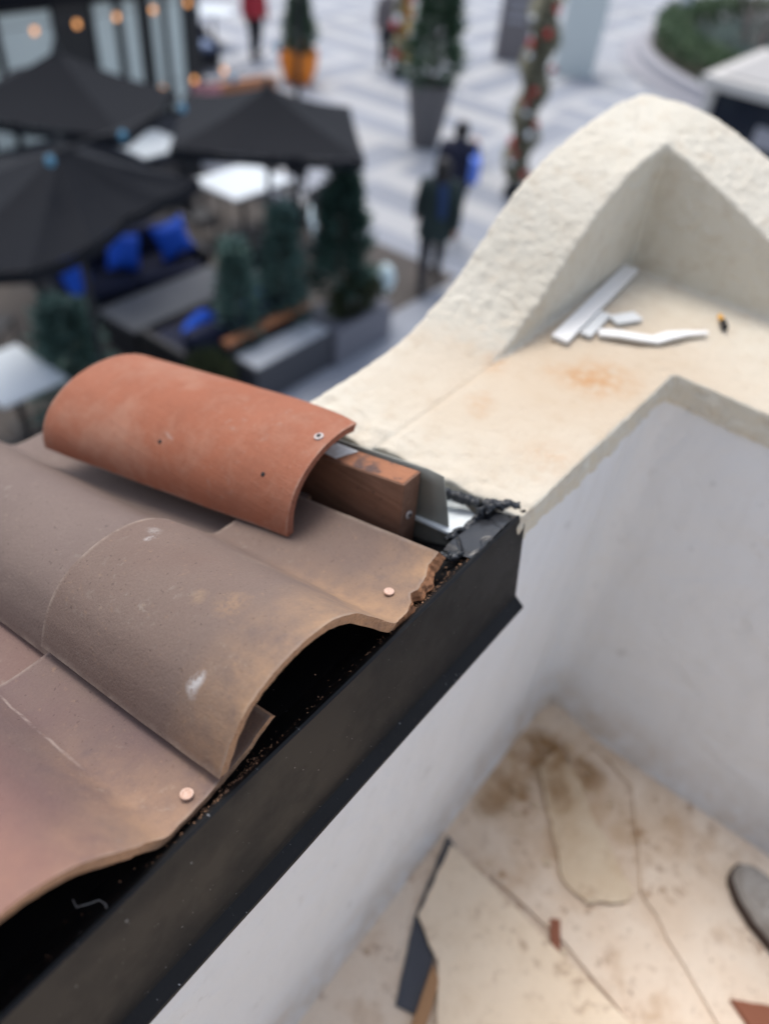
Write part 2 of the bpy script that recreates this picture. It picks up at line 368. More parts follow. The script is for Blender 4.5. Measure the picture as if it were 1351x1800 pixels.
smp('hair', (.012, .010, .010), .6); smp('skin', (.42, .22, .15), .6); smp('jacket', (.012, .014, .035), .8); smp('bag', (.12, .24, .80), .6); smp('shoeblack', (.02, .02, .022), .6)
smp('red', (.45, .02, .018), .4); smp('silver', (.75, .78, .80), .25); smp('gold', (.62, .33, .05), .45); smp('sign', (.16, .145, .15), .6); smp('panel', (.58, .63, .62), .6)
smp('kioskwhite', (.52, .50, .47), .6); smp('kioskroof', (.36, .35, .34), .7); smp('darkglass', (.012, .016, .026), .12); smp('glasspale', (.66, .74, .71), .25); smp('curb', (.30, .30, .33), .8)
smp('pale', (.55, .68, .72), .4); smp('redcloth', (.42, .03, .045), .8); smp('bluegrey', (.13, .18, .30), .7); smp('facade', (.46, .45, .43), .9); smp('patiofloor', (.08, .07, .06), .85); smp('pink', (.60, .26, .29), .7)
smp('rubber', (.055, .035, .028), .8); M['canvaswhite'] = m_speckle('shoe_canvas', (.40, .385, .365), (.24, .215, .19), 38, .9, .35, .7, .001, 400); smp('rust', (.24, .085, .045), .8); smp('cardboard', (.36, .20, .10), .9); smp('bitumen', (.055, .060, .075), .7); smp('soil', (.05, .035, .025), .95); smp('penyellow', (.75, .38, .04), .5)
smp('scrapwhite', (.80, .80, .79), .55); smp('scrapdull', (.66, .68, .68), .6); smp('bulb', (.10, .28, .42), .2)  # bulb: the blue of reflected sky is put into its base colour
def emis(name, c, st):
    m = mat(name, (0, 0, 0), .5); b = m.node_tree.nodes['Principled BSDF']; b.inputs['Emission Color'].default_value = (*c, 1); b.inputs['Emission Strength'].default_value = st; M[name] = m
emis('warmbulb', (1., .45, .16), 1.1)
def m_leaf(name, a, b):
    m = mat(name, a, .7); t = NT(m); t.color(t.mix(t.noise(t.objc(), 5, 3, .6, .3, .7), a, b)); M[name] = m
m_leaf('needle', (.022, .060, .045), (.060, .125, .10)); m_leaf('needleblue', (.04, .095, .080), (.14, .23, .20)); m_leaf('pinegreen', (.045, .095, .055), (.12, .20, .12)); m_leaf('box', (.016, .045, .016), (.055, .105, .035)); m_leaf('moss', (.018, .026, .010), (.04, .055, .016)); m_leaf('garland', (.27, .26, .18), (.42, .40, .30)); m_leaf('sage', (.06, .10, .09), (.12, .17, .15))
pt = M['patiofloor']; t = NT(pt); p_ = t.pos(); br = t.n('TexBrick', i_Scale=1.6); t.l(p_, br.inputs['Vector']); br.inputs['Color1'].default_value = (.072, .060, .053, 1); br.inputs['Color2'].default_value = (.052, .046, .044, 1); br.inputs['Mortar'].default_value = (.06, .055, .05, 1); t.color(br.outputs['Color'])

# ------------------------------------------------------------------ setting: ground, building block
tag(MB().add([(-150,-150,0),(150,-150,0),(150,150,0),(-150,150,0)], [(0,1,2,3)]).build('plaza_ground', M['plaza']), kind='structure')
tag(MB().add([(-6,5.25,.004),(8.9,5.25,.004),(8.9,12.4,.004),(-6,12.4,.004)], [(0,1,2,3)]).build('patio_ground', M['patiofloor']), kind='structure')

LZ = EZ-.652; FZ = EZ-1.60
# block of the house that carries the balcony
hb = thing('house_block', 'plain plastered house block that carries the balcony, with an added sky-blocking upper wall', 'building', (0, 0, 0))
MB().box((-5, -4, 0), (1.585, .598, FZ-.02)).build('wall', M['facade'], hb)
MB().box((-5, -4, FZ-.02), (-1.72, .60, FZ+3.8)).build('sky_block_wall', M['facade'], hb)  # unseen wall behind the camera, added to block sky light
tag(MB().add([(-3.0,-2.2,FZ),(1.18,-2.2,FZ),(1.18,.275,FZ),(-3.0,.275,FZ)], [(0,1,2,3)]).build('balcony_floor', M['floor']), kind='structure')

# ---- solids turned into one irregular plastered mass
def remeshed(name, mb, m, voxel, disp, parent=None, smooth_it=4):
    me = bpy.data.meshes.new(name); me.from_pydata([tuple(v) for v in mb.v], [], mb.f); me.update()
    o = bpy.data.objects.new(name+'_tmp', me); COL.objects.link(o)
    r = o.modifiers.new('r', 'REMESH'); r.mode = 'VOXEL'; r.voxel_size = voxel
    s = o.modifiers.new('s', 'SMOOTH'); s.factor = .5; s.iterations = smooth_it
    dg = bpy.context.evaluated_depsgraph_get(); out = bpy.data.meshes.new_from_object(o.evaluated_get(dg)); out.name = name
    bpy.data.objects.remove(o)
    nv = len(out.vertices); co = [0.]*(nv*3); no = [0.]*(nv*3)
    out.vertices.foreach_get('co', co); out.vertex_normals.foreach_get('vector', no)
    inv = ROOT[parent].inverted() if parent else Matrix()
    for i in range(nv):
        p = Vector(co[3*i:3*i+3]); n = Vector(no[3*i:3*i+3]); p = inv@(p+n*disp(p, n)); co[3*i:3*i+3] = p
    out.vertices.foreach_set('co', co)
    for pl in out.polygons: pl.use_smooth = True
    out.materials.clear(); out.materials.append(m); out.update()
    o = bpy.data.objects.new(name, out); return link(o, parent)

HXI = [(.60,-.6535),(.90,-.6535),(.955,-.652),(1.0,-.634),(1.05,-.606),(1.108,-.567),(1.165,-.524),(1.22,-.486),(1.27,-.458),(1.32,-.438),(1.38,-.425),(1.45,-.418),(1.62,-.412)]
HXO = [(.60,-.652),(.78,-.650),(.887,-.641),(.959,-.618),(1.032,-.580),(1.08,-.543),(1.127,-.505),(1.18,-.470),(1.24,-.445),(1.32,-.424),(1.437,-.403),(1.53,-.394),(1.62,-.393)]
HYI = [(-1.6,-.656),(-.05,-.654),(.03,-.646),(.09,-.618),(.16,-.574),(.25,-.519),(.32,-.485),(.381,-.458),(.43,-.438),(.48,-.422),(.55,-.414),(.63,-.41)]
HYO = [(-1.6,-.656),(-.15,-.654),(-.05,-.64),(.05,-.60),(.14,-.548),(.22,-.498),(.28,-.464),(.334,-.438),(.398,-.414),(.462,-.396),(.53,-.388),(.63,-.391)]
def sweep(tops, axis, a0, a1, zb):
    n = len(tops[0]); mb = MB(); vs = []
    for a, top in ((a0, tops[0]), (a1, tops[1])):
        for u, z in top: vs.append((u, a, z) if axis == 'y' else (a, u, z))
        for u, z in top: vs.append((u, a, zb) if axis == 'y' else (a, u, zb))
    o = 2*n; f = []
    for i in range(n-1):
        f += [(i, i+1, o+i+1, o+i), (n+i+1, n+i, o+n+i, o+n+i+1), (i+1, i, n+i, n+i+1), (o+i, o+i+1, o+n+i+1, o+n+i)]
    f += [(0, o, o+n, n), (n-1, 2*n-1, o+2*n-1, o+n-1)]
    return mb.add(vs, f)
par = thing('parapet_wall', 'cream stucco parapet rising in a curved hump at the building corner, with a flat ledge', 'wall', (1.2, .54, FZ))
pw = MB()
xs = [.655+i*.012 for i in range(80)]; xs = [x for x in xs if x <= 1.605]
a = sweep([[(x, EZ+cinterp(H, x)) for x in xs] for H in (HXI, HXO)], 'y', .477, .612, LZ-.085)
ys = [-1.5+i*.02 for i in range(106)]; ys = [y for y in ys if y <= .613]
b = sweep([[(y, EZ+cinterp(H, y)) for y in ys] for H in (HYI, HYO)], 'x', 1.457, 1.612, LZ-.085)
c = MB().prism([(.685,.256),(1.155,.250),(1.155,-1.5),(1.6,-1.5),(1.6,.6),(.66,.6)], LZ-.055, LZ)
for q in (a, b, c): pw.add(q.v, q.f)
def sdisp(p, n):
    v = noise.fractal(p*52, 1., 2., 4)*.0015*(.5+1.1*max(0., .5+noise.noise(p*5))) + noise.noise(p*11)*.0016
    up = max(0., n.z)
    if p.z > LZ+.03 or up < .6: v += noise.noise(p*85)*.0010 + max(0., noise.noise(p*120+Vector((3,1,2))))*.0020
    else: v *= .55
    # broken lower lip of the stucco skin
    if p.z < LZ-.012 and abs(n.z) < .6: v += noise.noise(Vector((p.x*30, p.y*30, 2)))*.007+noise.noise(Vector((p.x*90, p.y*90, p.z*60)))*.004
    if up > .7 and abs(p.z-LZ) < .02 and abs(p.y-.474) < .004 and p.x < .98: v -= .0022
    if abs(p.x-.67) < .04: v += noise.noise(p*38)*.006
    return v
remeshed('stucco_skin', pw, M['stucco'], .0042, sdisp, par)
# outer face of the parapet going on down the facade
MB().box((.665, .30, FZ), (1.598, .600, LZ-.04)).build('core_wall', M['facade'], par, False)
MB().box((1.165, -1.49, FZ), (1.597, .30, LZ-.045)).build('core_wall', M['facade'], par, False)

# ---- painted inner walls of the balcony, with a rounded inner corner
bw = thing('balcony_wall', 'pale painted inner wall of the balcony below the ledge, stained along the floor', 'wall', (1.1, .26, FZ))
R_ = .05; path = [(-2.2, .262), (.2, .262), (.66, .262), (.9, .262)]
for k in range(9):
    a_ = pi/2*k/8; path.append((1.164-R_+R_*sin(a_), .262-R_+R_*cos(a_)))
path += [(1.164, y) for y in (.1, -.2, -.6, -1.0, -1.49)]
g = MB(); NZ = 14
vs = []
for x, y in path:
    for j in range(NZ+1):
        z = FZ-.01+(LZ-.03-FZ)*j/NZ; k = 1-j/NZ; sp = .02*max(0., 1-(z-FZ)/.10)**2      # coved foot
        vs.append((x-sp*(1 if y < .2 else 0), y-sp*(1 if x < 1.15 else 0)+noise.noise(Vector((x*5, y*5, z*5)))*.0025, z))
fs = [(i*(NZ+1)+j, i*(NZ+1)+j+1, (i+1)*(NZ+1)+j+1, (i+1)*(NZ+1)+j) for i in range(len(path)-1) for j in range(NZ)]
g.add(vs, fs, True); g.build('painted_face', M['paint'], bw, False)
MB().box((-2.2, .275, FZ), (.665, .598, LZ-.17)).build('core_wall', M['facade'], bw, False)
MB().tube([(1.062, .2615, LZ-.045), (1.064, .2612, LZ-.3), (1.058, .2612, LZ-.6), (1.061, .259, FZ+.07)], .0022, 6).build('joint_bead', M['paint'], bw, False)

# ------------------------------------------------------------------ black metal coping
cop = thing('metal_coping', 'black folded metal coping along the top edge of the balcony wall', 'coping', (.2, .26, LZ-.16))
XE = .702; X0 = -1.6
sec = [(.46, -.11), (.44, -.088), (.36, -.070), (.30, -.042), (.276, -.0180), (.2645, -.0030), (.262, -.0012), (.2595, -.0030), (.2405, -.150), (.2395, -.153), (.2255, -.163), (.2245, -.166), (.2275, -.171), (.262, -.168)]
g = MB(); nx = 46; vs = []
for i in range(nx+1):
    x = X0+(XE-X0)*i/nx
    for j, (y, z) in enumerate(sec):
        xx = x
        if i == nx: xx = x-(.02 if j > 11 else 0)
        wv = .0007*noise.noise(Vector((x*7, j*.3, 0)))
        vs.append((xx, y+wv, LZ+z+wv))
ns = len(sec); g.add(vs, [(i*ns+j, (i+1)*ns+j, (i+1)*ns+j+1, i*ns+j+1) for i in range(nx) for j in range(ns-1)])
o = g.build('folded_sheet', M['black'], cop, False); sm_ = o.modifiers.new('s', 'SOLIDIFY'); sm_.thickness = .0014; sm_.offset = 0
# end return of the fascia
MB().add([(XE, .2600, LZ-.004), (XE, .2405, LZ-.150), (XE, .275, LZ-.150), (XE, .30, LZ-.012), (XE-.0015, .2600, LZ-.004), (XE-.0015, .2405, LZ-.150), (XE-.0015, .275, LZ-.150), (XE-.0015, .30, LZ-.012)],
         [(0,1,2,3), (7,6,5,4), (0,3,7,4), (1,5,6,2)]).build('end_return', M['black'], cop, False)

# ------------------------------------------------------------------ tile roof
SL = tan(radians(13.0)); CS, SN = cos(radians(13)), sin(radians(13))
def zr(y, off=0.): return LZ-SL*(y-.29)+off
roof = thing('tile_roof', 'low roof of weathered brown clay tiles sloping from the coping towards the street', 'roof', (.2, .7, LZ-.16))
MB().add([(X0, .43, zr(.43, -.038)), (.66, .43, zr(.43, -.038)), (.66, 1.02, zr(1.02, -.030)), (X0, 1.02, zr(1.02, -.030)),
          (X0, .43, zr(.43, -.05)), (.66, .43, zr(.43, -.05)), (.66, 1.02, zr(1.02, -.05)), (X0, 1.02, zr(1.02, -.05))],
         [(0,1,2,3), (7,6,5,4), (0,4,5,1), (1,5,6,2), (2,6,7,3), (3,7,4,0)]).build('roof_deck', M['bitumen'], roof, False)
PROF = [(0,.010),(.005,.026),(.016,.052),(.036,.080),(.068,.099),(.108,.106),(.145,.099),(.176,.079),(.202,.050),(.224,.024),(.240,.006),(.252,.0005),(.285,0),(.315,.002),(.338,.008),(.355,.017),(.366,.025),(.372,.029)]
TH = .0122
def s_tile(name, x0, y0, y1, off, m, mcut, cutf=None, endf=None, label=None, seed=0, umax=.372, bev=None):
    """S-tile: roll from x0 to x0+.25, pan to x0+.372; cut (upper) end at y0, lower end at y1"""
    nu, nv = 140, 26; us = []; UM = umax; rimd = []
    for i in range(nu+1): us.append(UM*(.5-.5*cos(pi*i/nu))*.5+UM*i/nu*.5)
    P = [(u, cinterp(PROF, u)) for u in us]; N = []
    for i in range(nu+1):
        a, b = P[max(i-1,0)], P[min(i+1,nu)]; t = Vector((b[0]-a[0], b[1]-a[1])).normalized(); N.append((-t.y, t.x))
    top, bot, uv = [], [], []
    for i in range(nu+1):
        ya = y0+(cutf(us[i]) if cutf else 0.); yb = y1+(endf(us[i]) if endf else 0.)
        for j in range(nv+1):
            tt = j/nv; tt = .35*tt+.65*(.5-.5*cos(pi*tt)); y = ya+(yb-ya)*tt; rimd.append(abs(yb-y))
            wob = .0016*noise.noise(Vector((us[i]*9+seed, y*6, seed)))+.0005*noise.noise(Vector((us[i]*40, y*30, seed)))
            z = zr(y, off)+P[i][1]*CS+wob
            top.append(Vector((x0+us[i]+wob*.5, y, z)))
            rag = .0010*noise.noise(Vector((us[i]*70+seed, 3, j*.4))) if j == 0 else 0.
            bot.append(Vector((x0+us[i]-N[i][0]*TH, y-N[i][1]*TH*SN*.3+((.002-(bev(us[i]) if bev else 0)) if j == 0 else 0)+rag, z-N[i][1]*TH*CS)))
            uv.append((us[i], y-ya))
    W = nv+1; g = MB()
    ft = [(i*W+j, (i+1)*W+j, (i+1)*W+j+1, i*W+j+1) for i in range(nu) for j in range(nv)]
    g.add(top, ft, True); g.add(bot, [f[::-1] for f in ft], True); UV = uv+uv
    # worn/cut rims as separate faces with a tiny chamfer
    o = g.build(name, m, roof, False, uv=UV)
    at = o.data.attributes.new('rim', 'FLOAT', 'POINT'); vals = []
    for i in range(nu+1):
        for j in range(nv+1):
            tt = (j/nv); tt = 1-(1-tt)**1.6 if tt > .5 else tt; vals.append(min(rimd[i*(nv+1)+j], us[i]*1.5+.0005, (UM-us[i])+.0005, uv[i*(nv+1)+j][1]+.001))
    at.data.foreach_set('value', vals+vals)
    r = MB()
    idx0 = [i*W for i in range(nu+1)]; idx1 = [i*W+nv for i in range(nu+1)]; ruv = []
    def strip(A, B, flip, nsub=3, rag=0.):
        vs = []
        for a_, b_ in zip(A, B):
            for k in range(nsub+1):
                t_ = k/nsub; q = a_.lerp(b_, t_)
                if 0 < k < nsub and rag: q = q+Vector((0, rag*noise.noise(q*160), 0))
                vs.append(q)
        n2 = nsub+1; f = [(i*n2+k, (i+1)*n2+k, (i+1)*n2+k+1, i*n2+k+1) for i in range(len(A)-1) for k in range(nsub)]
        if not flip: f = [x[::-1] for x in f]
        r.add(vs, f)
    strip([top[i] for i in idx0], [bot[i] for i in idx0], False, 4, .0022); strip([top[i] for i in idx1], [bot[i] for i in idx1], True)
    strip(top[:W], bot[:W], True); strip(top[nu*W:], bot[nu*W:], False)
    r.build('cut_rim', mcut, o, False)
    if bev:
        r = MB(); strip([top[i*W]+Vector((0, -.0006, .0002)) for i in range(nu+1) if us[i] > .245], [bot[i*W]+Vector((0, -.0008, -.0002)) for i in range(nu+1) if us[i] > .245], False, 8, .0030); r.build('broken_edge', M['cutR'], o, False)
    if label: o['label'] = label
    return o
def cutA(u):
    v = .0009*noise.noise(Vector((u*30, 0, 1)))+.0005*noise.noise(Vector((u*170, 0, 6)))
    if u > .225:
        k = smooth01((u-.235)/.135); v += -.006+.028*k + .0030*noise.noise(Vector((u*55, 5, 2))) + .0016*noise.noise(Vector((u*150, 1, 4))) + .0010*noise.noise(Vector((u*420, 1, 4)))
        v += .007*max(0., 1-abs(u-.291)/.010)
    return v
def cut0(u):
    v = .0009*noise.noise(Vector((u*30, 9, 1)))+.0005*noise.noise(Vector((u*160, 3, 6)))
    if u > .22: v += .002+.006*smooth01((u-.24)/.1)+.002*noise.noise(Vector((u*60, 2, 7)))
    return v
XA = .197; PER = .300
tA = s_tile('roof_tile', XA, .272, .556, 0., M['tileA'], M['cut'], cutA, None, 'brown clay roof tile with a broken sandy corner beside the wood beam', 1, .354, lambda u: .012*smooth01((u-.255)/.04)*(.75+.5*noise.noise(Vector((u*70, 2, 0)))))
t0 = s_tile('roof_tile', XA-PER-.003, .270, .552, -.003, M['tile0'], M['cut'], cut0, None, 'rose-tinted clay roof tile nearest the viewer, with a copper nail', 4)
t9 = s_tile('roof_tile', XA-2*PER, .271, .55, -.001, M['tileB'], M['cut'], cut0, None, None, 8)
for k, (m_, sd_) in enumerate((('tileB', 11), ('tileC', 15), ('tileB', 19), ('tileC', 22))):
    s_tile('roof_tile', XA+.004-k*PER, .512, 1.06, -.0275, M[m_], M['cut'], None, None, None, sd_)
def disc_nail(name, loc, nrm, r, m, parent, cross=False):
    g = MB(); prof = [(r*.97, -.0014), (r, -.0004), (r*.99, .0004), (r*.94, .0007), (r*.62, .0008), (r*.56, .0004), (1e-6, .0005)]
    g.lathe(prof, (0, 0, 0), 28, False); R = Vector(nrm).normalized().to_track_quat('Z', 'Y').to_matrix()
    g.tube([(0, 0, -.012), (0, 0, -.001)], r*.35, 8)
    g.v = [R@v+Vector(loc) for v in g.v]; o = g.build(name, m, parent, False)
    if cross:
        h = MB().box((-r*.5, -r*.12, .0015), (r*.5, r*.12, .00205)).box((-r*.12, -r*.5, .0015), (r*.12, r*.5, .0021)).lathe([(r*.32, .0012), (r*.32, .00195), (1e-6, .00196)], (0,0,0), 10)
        h.v = [R@v+Vector(loc) for v in h.v]; h.build('drive_slot', M['dark'], o, False)
    return o
nrm_ = (0, SN, CS)
disc_nail('nail', (.174, .289, zr(.289, .0015)), (.1, SN-.1, CS), .0060, M['copper'], t0)
disc_nail('nail', (.476, .3035, zr(.3035, .0035)), (.05, SN-.15, CS), .0058, M['copper'], tA)
g = MB(); rnd = random.Random(21)
for _ in range(800):
    x = rnd.choice((rnd.gauss(.50, .05), rnd.gauss(.20, .03), rnd.uniform(-.1, .66))); y = .2665+abs(rnd.gauss(0, .007)); r = rnd.uniform(.0004, .0016); z = LZ-.003-.0135*min(1., max(0., (y-.2645)/.0115))+r*.3
    q = [Vector((rnd.uniform(-1, 1), rnd.uniform(-1, 1), rnd.uniform(-.6, .6))).normalized()*r*rnd.uniform(.6, 1.3)+Vector((x, y, z)) for _ in range(4)]
    g.add(q, [(0,1,2), (0,2,3), (0,3,1), (1,3,2)])
tag(g.build('clay_grit', M['cut']), 'sandy clay grit scattered on the coping in front of the tiles', 'grit', kind='stuff')
tag(MB().tube([(.062, .300, LZ-.024), (.060, .291, LZ-.019), (.068, .284, LZ-.016), (.074, .280, LZ-.014), (.075, .272, LZ-.010), (.073, .266, LZ-.003)], .0004, 5).build('fibre', M['scrapdull']), 'thin pale curled fibre on the black coping', 'fibre')

# ------------------------------------------------------------------ wood beam with flashing, tar
bm = thing('wood_beam', 'weathered reddish wood nailer board standing on edge beside the brown tile', 'beam', (.60, .36, LZ-.03))
def zb(y): return EZ-.605-.245*(y-.372)
BX0, BX1, BY0, BY1 = .584, .6195, .372, 1.0
def beamsec(y, ye): 
    return [(BX0, ye, zb(y)), (BX1, ye, zb(y)), (BX1, ye-.004, zb(y)-.135), (BX0, ye-.004, zb(y)-.135)]
g = MB(); vs = []
yy = [BY0+(BY1-BY0)*i/24 for i in range(25)]
for y in yy:
    for k, p in enumerate(beamsec(y, y)): vs.append(Vector(p)+Vector((.0006*noise.noise(Vector((y*20, k, 0))), 0, .0008*noise.noise(Vector((y*24, k, 3))))))
g.add(vs, [(i*4+k, i*4+(k+1)%4, (i+1)*4+(k+1)%4, (i+1)*4+k) for i in range(24) for k in range(4)]+[(3,2,1,0), (96,97,98,99)])
g.f = [f[::-1] for f in g.f] if False else g.f
g.build('board', M['beam'], bm, False, bevel=.0016)
g = MB(); vs = []
for i in range(31):
    y = BY0+.003+(.60-BY0)*i/30
    for k in range(5):
        x = BX0+.002+(BX1-BX0-.004)*k/4; vs.append((x, y, zb(y)+.0006+.0006*max(0, noise.noise(Vector((x*130, y*90, 0))))))
g.add(vs, [(i*5+k, i*5+k+1, (i+1)*5+k+1, (i+1)*5+k) for i in range(30) for k in range(4)], True); g.build('peeling_top', M['beamtop'], bm, False)
disc_nail('screw', (.5975, BY0-.0050, zb(BY0)-.055), (0, -1, .05), .0058, M['steel'], bm, True)
for (yy_, zz_) in ((.415, -.028), (.402, -.034), (.408, -.052), (.396, -.064), (.44, -.03)):
    g = MB().lathe([(.0012, -.0003), (1e-6, .0004)], (0,0,0), 8); R = Matrix.Rotation(-pi/2, 3, 'Y'); g.v = [R@v+Vector((BX0-.0006, yy_, zb(yy_)+zz_)) for v in g.v]; g.build('nail_hole', M['dark'], bm, False)
tp = MB().add([(.588, .482, zb(.482)+.0022), (.616, .468, zb(.468)+.0022), (.618, .505, zb(.505)+.003), (.592, .515, zb(.515)+.003), (.588, .482, zb(.482)+.0014), (.616, .468, zb(.468)+.0014), (.618, .505, zb(.505)+.0014), (.592, .515, zb(.515)+.0014)], [(0,1,2,3), (7,6,5,4), (0,4,5,1), (1,5,6,2), (2,6,7,3), (3,7,4,0)])
tag(tp.build('tape_scrap', M['tape']), 'small pale scrap of tape on the beam under the orange tile', 'tape')

fl = MB(); vs = []
for i in range(13):
    y = .343+(.62-.343)*i/12; tz = zb(max(y, .35))+.003-(.003 if i == 0 else 0)
    for k in range(7):
        t_ = k/6; z = tz+(zr(y, -.058)-tz)*t_; bow = .003*sin(t_*pi)+.0015*noise.noise(Vector((y*12, t_*3, 0)))
        vs.append((.6235+bow, y-.030*t_*(1-i/12), z))
fl.add(vs, [(i*7+k, (i+1)*7+k, (i+1)*7+k+1, i*7+k+1) for i in range(12) for k in range(6)], True)
o = fl.build('flashing_plate', M['galv']); sm_ = o.modifiers.new('s', 'SOLIDIFY'); sm_.thickness = .0022
tag(o, 'thin grey-green metal flashing plate upright behind the wood beam', 'flashing')

MP = [(.618,.318),(.640,.306),(.664,.306),(.684,.345),(.690,.46),(.625,.46)]; mz = lambda y: LZ-.018-.22*(y-.306)
g = MB().add([(x, y, mz(y)) for x, y in MP]+[(x, y, mz(y)-.004) for x, y in MP], [(0,1,2,3,4,5),(11,10,9,8,7,6)]+[(i, 6+i, 6+(i+1)%6, (i+1)%6) for i in range(6)])
tag(g.build('white_membrane', M['flashwhite']), 'white membrane patch edged with tar beside the flashing plate', 'membrane')
def tar_bead(pts, r, parent, seed=0):
    g = MB(); n = 90; pts = [Vector(p) for p in pts]; path = []; rr = []
    for i in range(n+1):
        f = i/n*(len(pts)-1); k = min(int(f), len(pts)-2); path.append(pts[k].lerp(pts[k+1], f-k)+Vector((noise.noise(Vector((f*2.3, seed, 0))), noise.noise(Vector((f*2.3, seed, 5))), 0))*r*.6)
        rr.append(r*(.8+.5*noise.noise(Vector((f*4.1, seed, 9))))*max(.25, min(1, min(i, n-i)/8)))
    g.tube(path, rr, 22)
    for k, v in enumerate(g.v): g.v[k] = v+noise.noise_vector(v*120+Vector((seed, 0, 0)))*r*.45+noise.noise_vector(v*300)*r*.16
    return g.build('bead', M['tar'], parent, False)
tar = thing('tar_sealant', 'lumpy black tar smeared between stucco ledge, white membrane and coping end', 'sealant', (.68, .33, LZ-.01))
tar_bead([(.650,.400,LZ-.010),(.660,.365,LZ-.006),(.668,.335,LZ-.006),(.674,.306,LZ-.004)], .0080, tar, 1)
tar_bead([(.672,.308,LZ-.002),(.682,.292,LZ+.000),(.694,.279,LZ+.001),(.703,.268,LZ-.001)], .0070, tar, 2)
tar_bead([(.660,.300,LZ-.004),(.672,.300,LZ-.001),(.684,.296,LZ-.001)], .0085, tar, 6)
tar_bead([(.604,.312,LZ-.020),(.622,.309,LZ-.017),(.645,.303,LZ-.014),(.668,.301,LZ-.007)], .0055, tar, 3)
tar_bead([(.578,.300,LZ-.016),(.573,.293,LZ-.012),(.579,.285,LZ-.008),(.592,.279,LZ-.006)], .0055, tar, 4)
g = MB(); NXg, NYg = 60, 26; vs = []
for i in range(NXg+1):
    for j in range(NYg+1):
        x = .585+.116*i/NXg; y = .2638+.040*j/NYg; p = Vector((x, y, 0)); e_ = smooth01(min(i/6, (NXg-i)/2+.3))
        z = LZ-.0026-.35*(y-.2638)+e_*(.0030+.0032*noise.noise(p*30)+.0005*abs(noise.noise(p*95+Vector((7, 0, 0))))-.003*max(0., 1-abs(noise.noise(p*26+Vector((2, 9, 0))))*16))
        vs.append((x, y, z))
g.add(vs, [(i*(NYg+1)+j, (i+1)*(NYg+1)+j, (i+1)*(NYg+1)+j+1, i*(NYg+1)+j+1) for i in range(NXg) for j in range(NYg)], True); g.build('skin', M['tarskin'], tar, False)

# ------------------------------------------------------------------ new orange barrel tile
ot = thing('barrel_tile', 'new smooth terracotta orange barrel tile screwed over the wood beam', 'roof tile', (.62, .74, LZ-.1))
def ocen(t): # centre line foot height, centre x, half width, height
    y = .470+.468*t; return y, .597-.034*t, .110+.014*t, .101-.006*t, EZ-.690-.097*t
nu, nv = 64, 26; top, bot, uv = [], [], []
for i in range(nu+1):
    for j in range(nv+1):
        t_ = j/nv; a = (radians(104)+radians(58)*t_**.8)*i/nu; y, cx, hw, hh, z0 = ocen(t_)
        fx = -cos(a); fz = sin(a); k = .93+.07*abs(fx)
        wob = .0012*noise.noise(Vector((a*1.2, t_*4, 3)))
        px, pz = cx+hw*fx, z0+hh*max(fz, 0)**.92
        tl = .010*fz
        top.append(Vector((px+wob, y+tl, pz+wob))); th = .0125
        bot.append(Vector((cx+(hw-th)*fx, y+tl+(.0015 if j == 0 else 0), z0+(hh-th)*max(fz, 0)**.92-(.002 if fz < .05 else 0))))
        uv.append((px, .5+t_))
W = nv+1; ft = [(i*W+j, (i+1)*W+j, (i+1)*W+j+1, i*W+j+1) for i in range(nu) for j in range(nv)]
g = MB(); g.add(top, ft, True); g.add(bot, [f[::-1] for f in ft], True); shell = g.build('shell', M['tileN'], ot, False, uv=uv+uv)
g = MB()
def st2(A, B, flip):
    n = len(A); vs = []
    for a_, b_ in zip(A, B): vs += [a_, a_.lerp(b_, .5)+Vector((0, .0015*noise.noise(a_*90), 0)), b_]
    f = [(i*3+k, (i+1)*3+k, (i+1)*3+k+1, i*3+k+1) for i in range(n-1) for k in range(2)]; g.add(vs, f if flip else [x[::-1] for x in f], True)
at = shell.data.attributes.new('rim', 'FLOAT', 'POINT'); at.data.foreach_set('value', [min(.5*(j/nv), .5*(1-j/nv), .3*min(i, nu-i)/nu)+.0008 for i in range(nu+1) for j in range(nv+1)]*2)
st2([top[i*W] for i in range(nu+1)], [bot[i*W] for i in range(nu+1)], False); st2([top[i*W+nv] for i in range(nu+1)], [bot[i*W+nv] for i in range(nu+1)], True)
st2(top[:W], bot[:W], True); st2(top[nu*W:], bot[nu*W:], False)
g.build('rim', M['cutN'], ot, False)
def onshell(i, j): return top[i*W+j]
def shell_n(i, j): return ((top[(i+1)*W+j]-top[(i-1)*W+j]).cross(top[i*W+j+1]-top[i*W+j-1])).normalized()
def pick(x, y): return min(((i, j) for i in range(1, nu) for j in range(1, nv)), key=lambda q: (onshell(*q).x-x)**2+(onshell(*q).y-y)**2)
i_, j_ = pick(.572, .500); n_ = shell_n(i_, j_); n_ = n_ if n_.z > 0 else -n_
disc_nail('screw', onshell(i_, j_)+n_*.0012, n_, .0062, M['steel'], ot, True)
for xx, yy_ in ((.507, .535), (.488, .715)):
    i_, j_ = pick(xx, yy_); n_ = shell_n(i_, j_); n_ = n_ if n_.z > 0 else -n_
    g = MB().lathe([(.0032, .0), (.0026, .0005), (1e-6, .0004)], (0,0,0), 12); R = n_.to_track_quat('Z', 'Y').to_matrix(); g.v = [R@v+onshell(i_, j_)+n_*.0003 for v in g.v]; g.build('nail_hole', M['dark'], ot, False)

